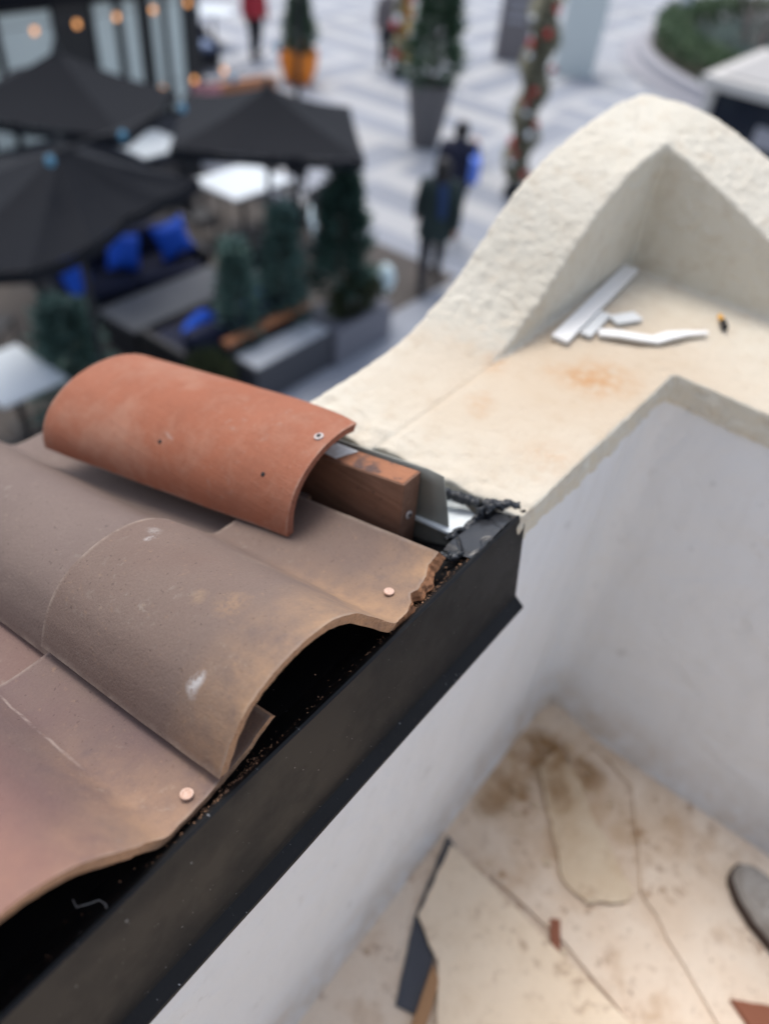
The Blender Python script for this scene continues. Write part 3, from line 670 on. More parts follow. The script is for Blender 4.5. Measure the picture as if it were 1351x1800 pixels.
# ------------------------------------------------------------------ scraps on the ledge
ZL = LZ+.004
def slat(name, p0, p1, wd, th, m, label, cat, lift=0., group=None):
    p0, p1 = Vector((*p0, 0)), Vector((*p1, 0)); d = (p1-p0).normalized(); q = Vector((-d.y, d.x, 0))*wd/2
    g = MB(); L = []
    for s_, t_ in ((p0-q, 0), (p1-q, 1), (p1+q, 1), (p0+q, 0)): L.append((s_, t_))
    g.add([(v.x, v.y, ZL+lift*t_) for v, t_ in L]+[(v.x, v.y, ZL+th+lift*t_) for v, t_ in L], [(3,2,1,0), (4,5,6,7), (0,1,5,4), (1,2,6,5), (2,3,7,6), (3,0,4,7)])
    o = g.build(name, m, bevel=min(.0012, th*.3)); return tag(o, label, cat, group)
GR = 'white scraps on the ledge'
slat('plastic_strip', (1.092, .432), (1.430, .462), .030, .008, M['scrapwhite'], 'long thick white plastic strip on the ledge along the parapet face', 'strip', .004, GR)
slat('plastic_strip', (1.140, .408), (1.235, .418), .020, .006, M['scrapdull'], 'short pale strip lying close beside the long white strip', 'strip', 0, GR)
slat('plastic_scrap', (1.222, .398), (1.272, .372), .028, .006, M['scrapdull'], 'small pale square scrap in the middle of the ledge', 'scrap', 0, GR)
g = MB(); cp = [(1.165,.396),(1.180,.368),(1.196,.340),(1.216,.315),(1.245,.300),(1.275,.284),(1.310,.258)]; vs = []
for i, (x, y) in enumerate(cp):
    d = Vector((cp[min(i+1,6)][0]-cp[max(i-1,0)][0], cp[min(i+1,6)][1]-cp[max(i-1,0)][1], 0)).normalized(); q = Vector((-d.y, d.x, 0))*(.0105 if i < 5 else .007-.003*(i-5)); h = .001+.004*sin(i*1.1)**2
    for s_ in (-1, 1): 
        for zz in (0, .005): vs.append((x+q.x*s_, y+q.y*s_, ZL+h+zz))
g.add(vs, [f for i in range(6) for f in ((i*4+1, i*4+3, i*4+7, i*4+5), (i*4+2, i*4, i*4+4, i*4+6), (i*4, i*4+1, i*4+5, i*4+4), (i*4+3, i*4+2, i*4+6, i*4+7))]+[(0,2,3,1), (24,25,27,26)])
tag(g.build('plastic_strip', M['scrapwhite']), 'bent white plastic strip curving across the ledge', 'strip', GR)
pen = thing('marker_stub', 'small black and yellow stub on the ledge by the niche wall', 'stub', (1.37, .255, ZL))
MB().tube([(1.385, .265, ZL+.005), (1.371, .253, ZL+.005)], .0045, 10).build('grip', M['penyellow'], pen, False)
MB().tube([(1.371, .253, ZL+.005), (1.350, .241, ZL+.005)], .0055, 10).build('cap', M['dark'], pen, False)

# ------------------------------------------------------------------ balcony floor debris
def slab(name, poly, z0, th, m, label, cat, rough=.004, seed=0, sub=7):
    P = []
    for i in range(len(poly)):
        a, b = Vector(poly[i]), Vector(poly[(i+1) % len(poly)])
        for k in range(sub):
            q = a.lerp(b, k/sub); P.append((q.x+rough*noise.noise(Vector((q.x*40, q.y*40, seed))), q.y+rough*noise.noise(Vector((q.x*40, q.y*40, seed+9)))))
    o = MB().prism(P, z0, z0+th).build(name, m, bevel=.002); return tag(o, label, cat)
slab('floor_slab', [(1.055,.155),(1.03,.09),(.965,.02),(.875,-.125),(.845,-.125),(.79,-.06),(.80,.0),(.90,.09),(.985,.165)], FZ+.002, .010, M['slab'], 'tongue-shaped cream plaster slab near the balcony corner', 'slab', .008, 3)
slab('floor_slab', [(1.12,.10),(1.09,-.02),(.885,-.14),(.72,-.42),(.95,-.70),(1.13,-.60)], FZ+.002, .006, M['floor'], 'broad dusty plaster slab beside the shoe', 'slab', .008, 5)
slab('floor_slab', [(.86,-.135),(.78,-.07),(.71,.12),(.70,-.05),(.655,-.23),(.60,-.45),(.70,-.43)], FZ+.002, .007, M['floor'], 'narrow dusty plaster slab between the board and the tongue-shaped slab', 'slab', .006, 8)
slab('bitumen_strip', [(.720,.232),(.712,.205),(.555,.140),(.420,.072),(.405,.125),(.545,.188)], FZ+.003, .005, M['bitumen'], 'black bitumen strip sticking out from under the cream board', 'strip', .002, 2)
slab('cream_board', [(.705,.214),(.551,.184),(.505,.105),(.385,.02),(.27,-.10),(.25,-.5),(.60,-.5),(.656,-.205)], FZ+.010, .010, M['board'], 'large smooth cream board lying on the balcony floor', 'board', .003, 6)
slab('wood_strip', [(.500,.112),(.485,.085),(.36,.045),(.375,.078)], FZ+.004, .016, M['cardboard'], 'brown wood strip beside the black bitumen strip', 'strip', .002, 4)
slab('rusty_chip', [(.715,-.018),(.728,-.035),(.655,-.075),(.665,-.05)], FZ+.009, .006, M['rust'], 'rust brown chip at the edge of the cream board', 'chip', .002, 7)
slab('wood_wedge', [(.812,-.350),(.86,-.43),(.79,-.52),(.76,-.46)], FZ+.006, .014, M['rust'], 'reddish brown wood wedge near the shoe', 'wedge', .002, 9)
for k in range(46):
    x, y = 1.10-abs(random.gauss(0, .22)), .235-abs(random.gauss(0, .12)); r = random.uniform(.003, .009)
    g = MB(); g.ball((0, 0, 0), r, 5, .6, False); g.v = [v+noise.noise_vector(v*200+Vector((k, 0, 0)))*r*.5+Vector((x, y, FZ+r*.4)) for v in g.v]
    if k == 0: crumbs = MB()
    crumbs.add(g.v, g.f)
tag(crumbs.build('mortar_crumbs', M['slab']), 'loose mortar crumbs along the foot of the wall', 'crumbs', kind='stuff')
# shoe
sh = thing('shoe', 'worn pale canvas shoe with dark rubber sole at the picture edge', 'shoe', (.985, -.392, FZ+.008), radians(60))
def shoe_out(t, s): # half widths along the length 0 toe .. 1 heel
    return (s*interp([(0,.0),(.03,.022),(.08,.034),(.2,.046),(.35,.049),(.55,.040),(.75,.036),(.92,.034),(.98,.022),(1,.0)], t))
ts = [0,.015,.04,.08,.14,.2,.28,.36,.45,.55,.65,.75,.85,.92,.97,1.]
out = [((.5-t)*.29, shoe_out(t, 1)) for t in ts]+[((.5-t)*.29, shoe_out(t, -1)) for t in ts[-2:0:-1]]
MB().prism(out, 0., .028).build('sole', M['rubber'], sh, bevel=.003)
g = MB(); secs = []
hh = [(0,.03),(.06,.045),(.2,.060),(.35,.078),(.5,.098),(.62,.105),(.75,.10),(.9,.105),(1,.095)]
vs = []; nr = 9
for t in ts[1:-1]:
    wd = shoe_out(t, .93); H = interp(hh, t)
    for k in range(nr):
        a = pi*k/(nr-1); vs.append(((.5-t)*.285, wd*cos(a), .027+(H-.027)*sin(a)**.75))
m_ = len(ts)-2; g.add(vs, [(i*nr+k, (i+1)*nr+k, (i+1)*nr+k+1, i*nr+k+1) for i in range(m_-1) for k in range(nr-1)]+[tuple(range(nr)), tuple(range((m_-1)*nr, m_*nr))[::-1]], True)
up_ = g.build('upper', M['canvaswhite'], sh)
for k in range(5):
    x = .045-.02*k; MB().tube([(x, -.024, .078+.006*k), (x+.004, 0, .090+.006*k), (x, .024, .078+.006*k)], .0025, 6).build('lace', M['shoeblack'], sh)

# ==================================================================== the plaza below
def umbrella(label, corners, ze, za, group='patio umbrellas'):
    n = len(corners); cx = sum(p[0] for p in corners)/n; cy = sum(p[1] for p in corners)/n
    u = thing('patio_umbrella', label, 'umbrella', (cx, cy, 0), 0, group)
    L = [(x-cx, y-cy) for x, y in corners]; g = MB()
    for i in range(n):
        a, b = L[i], L[(i+1) % n]; vs = []; K = 7
        for s_ in range(K+1):
            r = .03+.97*s_/K
            for k in range(K+1):
                t_ = k/K; x, y = a[0]+(b[0]-a[0])*t_, a[1]+(b[1]-a[1])*t_
                sag = -.025*sin(pi*t_)*r - .04*sin(pi*r); vs.append((x*r, y*r, za+(ze-za)*r+sag))
        g.add(vs, [(i_*(K+1)+k, (i_+1)*(K+1)+k, (i_+1)*(K+1)+k+1, i_*(K+1)+k+1) for i_ in range(K) for k in range(K)])
    o = g.build('canopy', M['canvas'], u); s_ = o.modifiers.new('s', 'SOLIDIFY'); s_.thickness = .006
    g = MB()
    for i in range(n):
        a, b = L[i], L[(i+1) % n]; K = 8
        vs = []
        for k in range(K+1):
            t_ = k/K; x, y = a[0]+(b[0]-a[0])*t_, a[1]+(b[1]-a[1])*t_; z = ze-.025*sin(pi*t_)
            vs += [(x*1.003, y*1.003, z-.008), (x*1.003, y*1.003, z-.10)]
        g.add(vs, [(2*k, 2*k+1, 2*k+3, 2*k+2) for k in range(K)])
    o = g.build('valance', M['canvas'], u); s_ = o.modifiers.new('s', 'SOLIDIFY'); s_.thickness = .005
    for x, y in L: MB().tube([(0, 0, za-.09), (x*.98, y*.98, ze-.03)], .012, 6).build('rib', M['pole'], u)
    MB().tube([(0, 0, .05), (0, 0, za-.02)], .03, 12).build('pole', M['pole'], u)
    MB().lathe([(.05, 0), (.05, .03), (.02, .10), (1e-6, .13)], (0, 0, za-.03), 12).build('finial', M['pole'], u)
    MB().box((-.3, -.3, .0), (.3, .3, .06)).build('base', M['pole'], u, bevel=.01)
    return u
umbrella('black square patio umbrella above the tables beside the open plaza', [(6.20,4.92),(7.35,6.1),(6.15,7.5),(4.90,6.28)], 2.29, 2.66)
umbrella('black square patio umbrella at the far left in front of the glazed restaurant', [(4.92,6.98),(6.33,7.87),(5.35,9.55),(3.9,8.7)], 2.2, 2.68)
umbrella('black patio umbrella at the left edge nearest the roof tiles', [(2.1,5.4),(2.54,4.94),(3.09,5.00),(3.61,5.25),(4.06,5.34),(4.56,5.46),(4.47,5.74),(4.23,6.64),(3.3,7.1),(2.5,6.6)], 2.32, 2.74)

def table(name, label, lo, hi, z, m, round_=False, group='white cafe tables'):
    cx, cy = (lo[0]+hi[0])/2, (lo[1]+hi[1])/2; hx, hy = (hi[0]-lo[0])/2, (hi[1]-lo[1])/2
    t = thing(name, label, 'table', (cx, cy, 0), 0, group)
    if round_: MB().lathe([(hx-.01, z-.03), (hx, z-.02), (hx, z-.005), (hx-.008, z)], (0,0,0), 36).build('tabletop', m, t)
    else: MB().box((-hx, -hy, z-.03), (hx, hy, z)).build('tabletop', m, t, bevel=.006)
    MB().tube([(0, 0, .02), (0, 0, z-.03)], .035, 12).build('pedestal', M['pole'], t)
    MB().box((-.3, -.03, .0), (.3, .03, .03)).box((-.03, -.3, .002), (.03, .3, .032)).build('foot', M['pole'], t)
    return t
table('cafe_table', 'white square table under the umbrella beside the plaza', (7.12, 7.82), (8.22, 8.72), .75, M['tabletop'])
table('cafe_table', 'white table half hidden behind the middle umbrella', (7.15, 9.75), (8.05, 10.6), .75, M['tabletop'])
table('cafe_table', 'white table at the left edge just beyond the roof tiles', (2.45, 5.80), (3.10, 6.62), .75, M['tabletop'])
table('cafe_table', 'round white table at the top of the picture by the lounge sofas', (13.9, 15.8), (14.9, 16.8), .75, M['tabletop'], True)
def chair(label, loc, rz, first=[None]):
    if first[0] is None:
        c = thing('cafe_chair', label, 'chair', loc, rz, 'black cafe chairs')
        MB().box((-.22, -.22, .43), (.22, .22, .47)).build('seat', M['blackchair'], c, bevel=.012)
        MB().box((-.22, .19, .55), (.22, .23, .86)).build('backrest', M['blackchair'], c, bevel=.012)
        for sx in (-1, 1):
            MB().tube([(.19*sx, .21, 0), (.19*sx, .20, .45), (.19*sx, .21, .84)], .014, 8).build('leg', M['blackchair'], c)
            MB().tube([(.19*sx, -.2, 0), (.19*sx, -.19, .45)], .014, 8).build('leg', M['blackchair'], c)
        first[0] = c; return c
    c = copy_tree(first[0]); c['label'] = label; return place(c, loc, rz)
chair('black chair on the plaza side of the white square table', (8.55, 8.25, 0), -pi/2)
chair('black chair in front of the white square table, nearest the viewer', (7.55, 7.45, 0), pi)
chair('black chair to the left of the white square table', (6.85, 8.35, 0), pi/2)
chair('black chair in front of the white square table, towards the plaza', (8.05, 7.45, 0), pi+.2)
chair('black chair between the two farther white tables', (7.5, 9.4, 0), pi)
chair('black chair beyond the plaza side of the white square table', (8.9, 9.1, 0), -2.2)
chair('black chair behind the white square table', (7.6, 9.05, 0), .1)
chair('black chair under the middle umbrella near the light mast', (6.4, 6.6, 0), 2.4)
chair('black chair beside the white folding board', (7.2, 6.9, 0), -.8)
chair('black chair at the left edge by the nearest white table', (3.3, 7.6, 0), .6)

def pillow(loc, rz, tilt, m, label, s=.44):
    g = MB(); n = 10; 
    for side in (1, -1):
        vs = []
        for i in range(n+1):
            for j in range(n+1):
                u, v = -1+2*i/n, -1+2*j/n; k = (1-u**4)*(1-v**4); x, z = u*s/2*(1-.16*(1-v*v)), v*s/2*(1-.16*(1-u*u)); vs.append(Vector((x, side*.125*k**.75, z)))
        f = [(i*(n+1)+j, (i+1)*(n+1)+j, (i+1)*(n+1)+j+1, i*(n+1)+j+1) for i in range(n) for j in range(n)]
        g.add(vs, f if side < 0 else [q[::-1] for q in f], True)
    R = Matrix.Rotation(tilt, 3, 'X')@Matrix.Rotation(rz*1.7+.35, 3, 'Y'); g.v = [R@v for v in g.v]
    o = g.build('pillow', m); o.location = loc; o.rotation_euler = (0, 0, rz); return tag(o, label, 'pillow', 'bright blue pillows')
def sofa(label, loc, rz, L=1.8):
    s = thing('lounge_sofa', label, 'sofa', loc, rz, 'dark lounge sofas')
    MB().box((-L/2, -.38, .08), (L/2, .38, .26)).build('frame', M['blackchair'], s, bevel=.02)
    for k in (-1, 1): MB().box((-L/2+.10 if k < 0 else .005, -.40, .265), (-.005 if k < 0 else L/2-.10, .22, .41)).build('seat_cushion', M['navy'], s, bevel=.04, seg=3)
    MB().box((-L/2+.08, .24, .262), (L/2-.08, .40, .74)).build('backrest', M['navy'], s, bevel=.05, seg=3)
    for sx in (-1, 1): MB().box((sx*L/2-.07, -.36, .26), (sx*L/2+.02, .38, .56)).build('armrest', M['blackchair'], s, bevel=.03)
    for sx in (-1, 1):
        for sy in (-1, 1): MB().box((sx*(L/2-.1)-.03, sy*.3-.03, 0), (sx*(L/2-.1)+.03, sy*.3+.03, .085)).build('leg', M['blackchair'], s)
    return s
sofa('navy sofa carrying three bright blue pillows under the umbrella', (5.22, 7.78, 0), -.2, 1.95)
sofa('navy sofa seen from behind, beyond the orange tile', (5.15, 5.98, 0), pi, 1.7)
pillow((5.20, 7.74, .64), .0, -.35, M['blue'], 'bright blue pillow in the middle of the navy sofa', .47)
pillow((5.86, 7.62, .64), -.35, -.35, M['blue'], 'bright blue pillow at the plaza end of the navy sofa', .47)
pillow((4.46, 7.66, .62), .8, -.35, M['blue'], 'bright blue pillow leaning on the left arm of the navy sofa', .47)
pillow((4.78, 5.86, .60), pi-.1, -.5, M['blue'], 'bright blue pillow on the sofa seen from behind', .42)
pillow((5.62, 5.86, .60), pi+.2, -.4, M['blue'], 'bright blue pillow beside the conifer on the near sofa', .36)
ct = thing('coffee_table', 'long grey coffee table between the two navy sofas', 'table', (5.15, 6.78, 0))
MB().box((-.83, -.32, .40), (.83, .32, .45)).build('tabletop', M['greytable'], ct, bevel=.006)
for sx in (-1, 1): MB().box((sx*.74-.04, -.28, 0), (sx*.74+.04, .28, .40)).build('leg', M['blackchair'], ct)

# ---- planters and conifers
def needle_cone(g, h, r, n, base=0., seed=1, sz=.09, power=1.):
    rnd = random.Random(seed)
    for _ in range(n):
        t = rnd.random()**.75; z = base+h*t; R = r*(1-t)**power*1.+.02
        a = rnd.uniform(0, 2*pi); R *= .78+.55*noise.noise(Vector((cos(a)*1.6, sin(a)*1.6, z*5+seed*3)))+.25*noise.noise(Vector((cos(a)*5, sin(a)*5, z*14+seed))); rr = R*rnd.random()**.4; c = Vector((rr*cos(a), rr*sin(a), z))
        d = Vector((cos(a), sin(a), rnd.uniform(-.1, .7))).normalized(); s_ = sz*rnd.uniform(.6, 1.3); q = d.cross(Vector((rnd.uniform(-1,1), rnd.uniform(-1,1), 1))).normalized()
        g.add([c-q*s_*.22, c+d*s_*.45+q*s_*.05, c+d*s_, c+d*s_*.45-q*s_*.30], [(0,1,2,3)])
    return g
def conifer(name, label, loc, h, r, n, leaf, z0=.1, seed=1, sz=.10, group='conifers', power=1.):
    t = thing(name, label, 'tree', loc, 0, group)
    MB().tube([(0, 0, 0), (0, 0, h*.5), (0, 0, h*.96)], [.03, .02, .006], 8).build('trunk', M['bark'], t)
    for k in range(1): needle_cone(MB(), h-z0, r, n, z0, seed, sz, power).build('crown', M[leaf], t)
    return t
pl = thing('planter_box', 'long dark planter with white stones and a wooden rail behind it', 'planter', (5.6, 5.2, 0))
MB().box((4.72, 4.98, 0), (5.90, 5.36, .46)).build('box', M['planter'], pl, False, bevel=.01)
MB().box((4.75, 5.01, .455), (5.87, 5.33, .475)).build('stone_fill', M['stone_white'], pl, False)
MB().box((4.68, 5.37, .58), (5.91, 5.46, .64)).build('wood_rail', M['trim'], pl, False, bevel=.006)
for x in (4.75, 5.82): MB().box((x, 5.39, 0), (x+.05, 5.44, .58)).build('rail_post', M['planter'], pl, False)
p2 = thing('planter_box', 'grey planter holding a tall dark conifer by the plaza', 'planter', (6.35, 5.15, 0))
MB().box((5.92, 4.92, 0), (6.92, 5.50, .46)).box((5.96, 4.96, .455), (6.88, 5.46, .465)).build('box', M['planter2'], p2, False, bevel=.01)
def shrub(label, c, rx, ry, h, n, leaf, seed, sz=.06, z0=.0, group='low green shrubs', name='shrub'):
    t = thing(name, label, 'shrub', c, 0, group); g = MB(); rnd = random.Random(seed)
    for _ in range(n):
        v = Vector((rnd.gauss(0,1), rnd.gauss(0,1), rnd.gauss(0,1))).normalized()*rnd.random()**.25; bump = 1+.18*noise.noise(v*2.6+Vector((seed,0,0)))
        q = Vector((v.x*rx*bump, v.y*ry*bump, z0+h*(.5+.5*v.z*bump))); d = (v+Vector((0,0,.4))).normalized(); s_ = sz*rnd.uniform(.6,1.3); w_ = d.orthogonal().normalized(); w_ = Matrix.Rotation(rnd.uniform(0,6.28), 3, d)@w_
        g.add([q-w_*s_*.35, q+d*s_*.5, q+w_*s_*.35, q-d*s_*.4], [(0,1,2,3)])
    g.build('foliage', M[leaf], t); MB().tube([(0,0,0),(0,0,z0+h*.5)], [.02,.01], 6).build('stem', M['bark'], t)
    return t
shrub('mossy green shrub filling the grey planter', (6.40, 5.08, .40), .46, .16, .55, 1500, 'moss', 3)
shrub('mossy shrub at the end of the sofa behind the orange tile', (4.35, 5.30, 0), .30, .28, .75, 1300, 'moss', 5)
conifer('conifer', 'small blue-green conifer at the left end of the wooden rail', (5.06, 5.62, 0), 1.5, .25, 900, 'needleblue', .35, 1, .16)
conifer('conifer', 'blue-green conifer behind the middle of the wooden rail', (5.72, 5.60, 0), 1.7, .30, 1100, 'needleblue', .35, 2, .17)
conifer('conifer', 'tall dark conifer in the grey planter beside the walkway', (6.36, 5.30, .40), 1.6, .34, 2200, 'needle', .25, 3, .16, power=.6)
conifer('conifer', 'bushy blue-green conifer between the left white table and the orange tile', (3.42, 6.22, 0), 1.2, .42, 900, 'needleblue', .1, 4, .22, power=.8)
conifer('conifer', 'low blue-green conifer at the left edge close to the roof', (2.85, 5.05, 0), 1.05, .42, 2000, 'needleblue', .1, 5, .13, power=.8)
ln = thing('lantern', 'white egg-shaped lantern beside the tall dark conifer', 'lantern', (7.12, 5.22, 0))
MB().lathe([(.05, .0), (.06, .03), (.02, .05), (.02, .42)], (0,0,0), 14).build('stem', M['pole'], ln)
MB().ball((0, 0, .60), .13, 12, 1.45).build('globe', M['pale'], ln)
an = thing('sign_board', 'small white folding board standing by the dark chairs near the plaza', 'sign', (7.75, 6.55, 0), .7)
for s_ in (-1, 1):
    g = MB().box((-.24, -.012, 0), (.24, .012, .82)); R = Matrix.Rotation(s_*.22, 3, 'X'); g.v = [R@v+Vector((0, s_*-.18, 0)) for v in g.v]; g.build('panel', M['pale'], an, bevel=.004)

# ---- thin lamp mast and festoon bulbs
ml = thing('light_mast', 'thin black mast rising beside the middle umbrella', 'mast', (6.75, 6.35, 0))
MB().tube([(0, 0, 0), (0, 0, 3.35)], [.035, .028], 10).build('post', M['pole'], ml)
MB().lathe([(.10, 0), (.10, .02), (.04, .05)], (0,0,0), 14).build('base', M['pole'], ml)
fs_ = thing('string_lights', 'black cable with small glass bulbs coloured blue like reflected sky strung above the umbrellas', 'lights', (5.0, 5.6, 0))
def cable(A, B, sagd, nb, m, root):
    A, B = Vector(A), Vector(B); P = [A.lerp(B, i/20)-Vector((0, 0, sagd*4*(i/20)*(1-i/20))) for i in range(21)]
    MB().tube(P, .006, 5).build('cable', M['pole'], root, False)
    for k in range(nb):
        f_ = (k+.5)/nb; p = A.lerp(B, f_)-Vector((0, 0, sagd*4*f_*(1-f_)+.06)); MB().ball(p, .035, 8, 1.25).build('bulb', M[m], root, False)
cable((6.75, 6.35, 3.1), (2.0, 5.2, 2.95), .22, 6, 'bulb', fs_)
wl = thing('string_lights', 'glowing warm bulbs hanging in front of the glazed restaurant', 'lights', (5, 11.0, 0))
cable((1.5, 10.6, 2.45), (9.2, 10.6, 2.45), .12, 12, 'warmbulb', wl)
cable((1.5, 9.9, 1.55), (9.2, 9.9, 1.7), .12, 13, 'warmbulb', wl)

# ---- glazed restaurant front
rs = thing('restaurant_front', 'glazed restaurant front with black frames and dark roof edge', 'building', (5.5, 12.4, 0))
MB().box((-1.0, 11.2, 0), (9.6, 15.5, 2.6)).build('wall', M['pole'], rs, False)
MB().box((-1.1, 11.02, 2.44), (9.7, 15.6, 2.75)).build('roof', M['canvas'], rs, False, bevel=.02)
for x0, x1 in ((2.0, 2.8), (2.9, 3.7), (3.85, 4.7), (4.8, 5.62), (5.70, 6.02), (6.14, 6.92), (7.62, 7.95), (8.10, 8.36), (8.62, 8.80), (8.92, 9.2)):
    MB().box((x0, 11.15, .75), (x1, 11.19, 2.36)).build('pane', M['glasspale'], rs, False)
    MB().box((x1+.01, 11.10, .0), (x1+.06, 11.198, 2.43)).build('mullion', M['pole'], rs, False)
MB().box((-1.0, 11.05, 0), (9.6, 11.197, .70)).build('plinth', M['planter'], rs, False)
# ---- far lounge corner at the top
sofa('dark lounge sofa at the top of the picture beyond the umbrellas', (12.3, 15.5, 0), -.4, 2.2)
sofa('dark lounge sofa at the top left beside the round white table', (13.2, 17.6, 0), 0.2, 2.2)
sofa('dark lounge sofa in the background left of the red figure', (10.6, 13.9, 0), -1.4, 2.0)
dk = thing('deck_kerb', 'low dark deck edged with brown timber beyond the umbrellas', 'deck', (12, 14.2, 0))
MB().box((9.6, 13.2, 0), (13.1, 13.32, .28), -.18, (11.4, 13.2, 0)).build('timber', M['trim'], dk, False)
MB().box((9.6, 13.33, 0), (13.1, 13.75, .22), -.18, (11.4, 13.2, 0)).build('edge', M['planter'], dk, False)
cu = MB().box((-.9, -.3, 0), (.9, .3, .10)).build('lounge_cushion', M['bluegrey'], bevel=.04, seg=3); cu.location = (12.2, 15.2, .43); cu.rotation_euler = (0, 0, -.4); tag(cu, 'grey-blue cushion on the far lounge sofa', 'cushion')
ps = thing('sign_board', 'small pink and white sign behind the middle umbrella', 'sign', (9.45, 11.0, 0), -.6)
MB().box((-.26, -.015, .75), (.26, .015, 1.1)).build('panel', M['pink'], ps, bevel=.004); MB().tube([(0, .02, 0), (0, .02, 1.0)], .018, 8).build('post', M['pole'], ps); MB().box((-.15, -.15, 0), (.15, .15, .02)).build('base', M['pole'], ps)

# ---- orange pot with boxwood
op = thing('orange_planter', 'bright orange round pot on the plaza beyond the umbrella', 'planter', (13.95, 13.1, 0))
MB().lathe([(.26, 0), (.34, .10), (.42, .35), (.43, .62), (.40, .66), (.37, .62), (.36, .56)], (0,0,0), 28).build('pot', M['orange'], op)
MB().lathe([(.36, .56), (1e-6, .58)], (0,0,0), 20).build('soil', M['soil'], op)
conifer('boxwood', 'clipped dark green boxwood in the orange pot', (13.95, 13.1, .56), 1.15, .42, 4200, 'pinegreen', .0, 9, .12, 'potted greens', .45)
# ---- big grey pot with fir
def big_pot(label, loc):
    gp = thing('tall_planter', label, 'planter', loc)
    MB().lathe([(.24, 0), (.26, .03), (.43, 1.08), (.44, 1.12), (.40, 1.12), (.38, 1.0)], (0,0,0), 28).build('pot', M['potgrey'], gp); MB().lathe([(.38, 1.0), (1e-6, 1.01)], (0,0,0), 20).build('soil', M['soil'], gp)
big_pot('tall tapered grey pot with a fir beside the walkers', (12.95, 8.85, 0))
conifer('fir_tree', 'green fir tree in the tall grey pot', (12.95, 8.85, 1.0), 2.3, .62, 2600, 'pinegreen', .05, 12, .24, 'potted greens', .9)
# ---- garland-wrapped posts
def garland_post(label, loc, h, r, seed, cols, nb, leaf='garland', rb=.055):
    g_ = thing('garland_post', label, 'lamp post', loc, 0, 'garland-wrapped posts'); rnd = random.Random(seed)
    MB().tube([(0,0,0), (0,0,h+1.0)], [.05, .04], 12).build('post', M['pole'], g_)
    MB().lathe([(.16, 0), (.16, .15), (.07, .28)], (0,0,0), 16).build('base', M['pole'], g_)
    MB().lathe([(.05, h+1.0), (.15, h+1.1), (.17, h+1.4), (.03, h+1.55)], (0,0,0), 14).build('lamp_head', M['pole'], g_)
    g = MB()
    for _ in range(9000):
        z = .3+(h-.3)*rnd.random(); a = rnd.uniform(0, 2*pi); R = r*(.75+.25*sin(z*9+a))*rnd.random()**.35; c = Vector((R*cos(a), R*sin(a), z)); d = Vector((cos(a), sin(a), rnd.uniform(-.5,.8))).normalized(); q = d.orthogonal().normalized(); s_ = rnd.uniform(.06, .12)
        g.add([c-q*s_*.3, c+d*s_*.4, c+q*s_*.3, c-d*s_*.2], [(0,1,2,3)])
    g.build('garland', M[leaf], g_)
    for k in range(nb):
        z = .4+(h-.5)*(k+.5)/nb; a = rnd.uniform(2.6, 5.4); MB().ball((r*1.05*cos(a), r*1.05*sin(a), z), rb*rnd.uniform(.8, 1.2), 8).build('bauble', M[cols[k % len(cols)]], g_)
garland_post('garland-wrapped lamp post with red and silver baubles behind the parapet', (12.12, 6.34, 0), 3.0, .27, 4, ['red','silver','red','red','silver'], 16)
garland_post('post wrapped in gold and red baubles left of the fir tree', (16.2, 12.05, 0), 2.6, .17, 6, ['gold','red','gold','silver'], 30, 'garland', .085)
# ---- signs, panel, post
dsg = thing('directory_sign', 'tall brown-grey directory sign on the plaza', 'sign', (20.1, 11.35, 0), -1.06)
MB().box((-.42, -.07, 0), (.42, .07, 2.1)).build('body', M['sign'], dsg, bevel=.01)
for k in range(5): MB().box((-.26, -.085, 1.75-k*.22), (.26, -.072, 1.86-k*.22)).build('text_plate', M['curb'], dsg)
pc = thing('pale_column', 'pale greenish white column on the plaza', 'column', (20.6, 9.75, 0), -1.06)
MB().box((-.50, -.35, .08), (.50, .35, 2.5)).build('shaft', M['panel'], pc, bevel=.015); MB().box((-.54, -.39, 0), (.54, .39, .08)).build('plinth', M['panel'], pc)
wp_ = thing('white_post', 'slim white post behind the round hedge', 'post', (26.6, 9.5, 0))
MB().tube([(0,0,0), (0,0,3.6)], .17, 14).build('shaft', M['tabletop'], wp_); MB().lathe([(.26,0),(.26,.12),(.17,.16)], (0,0,0), 16).build('base', M['tabletop'], wp_)
# ---- ring planter with hedge and bare tree
rp = thing('ring_planter', 'round kerbed plaza bed edged by a clipped hedge', 'planter', (27.1, 3.0, 0))
RX = 7.3
g = MB(); g.lathe([(RX, 0), (RX, .36), (RX-.06, .40), (RX-.36, .40), (RX-.40, .36), (RX-.40, .1)], (0,0,0), 64); g.build('kerb', M['curb'], rp)
g = MB().lathe([(RX+.35, .0), (RX+.35, .12), (RX+.001, .125)], (0,0,0), 64); g.build('step', M['curb'], rp)
MB().lathe([(RX-.40, .25), (1e-5, .35)], (0,0,0), 40).build('soil', M['soil'], rp)
def leafring(name, label, r0, r1, h, n, leaf, seed, z0=.3):
    rnd = random.Random(seed); g = MB()
    for _ in range(n):
        a = rnd.uniform(0, 2*pi); r = sqrt(rnd.uniform(r0*r0, r1*r1)); z = z0+h*rnd.random()**.4; c = Vector((r*cos(a), r*sin(a), z)); d = Vector((rnd.gauss(0,1), rnd.gauss(0,1), 1)).normalized(); q = d.orthogonal().normalized(); s_ = rnd.uniform(.08, .16)
        g.add([c-q*s_*.5, c+d*s_*.6, c+q*s_*.5, c-d*s_*.4], [(0,1,2,3)])
    o = g.build(name, M[leaf]); o.location = (27.1, 3.0, 0); return o
tag(leafring('hedge', '', RX-1.25, RX-.38, .75, 17000, 'box', 3), 'clipped green hedge ring inside the round kerb', 'hedge')
tag(leafring('ground_cover', '', .2, RX-1.25, .28, 12000, 'sage', 5), 'grey-green ground cover inside the hedge ring', 'ground cover', kind='stuff')
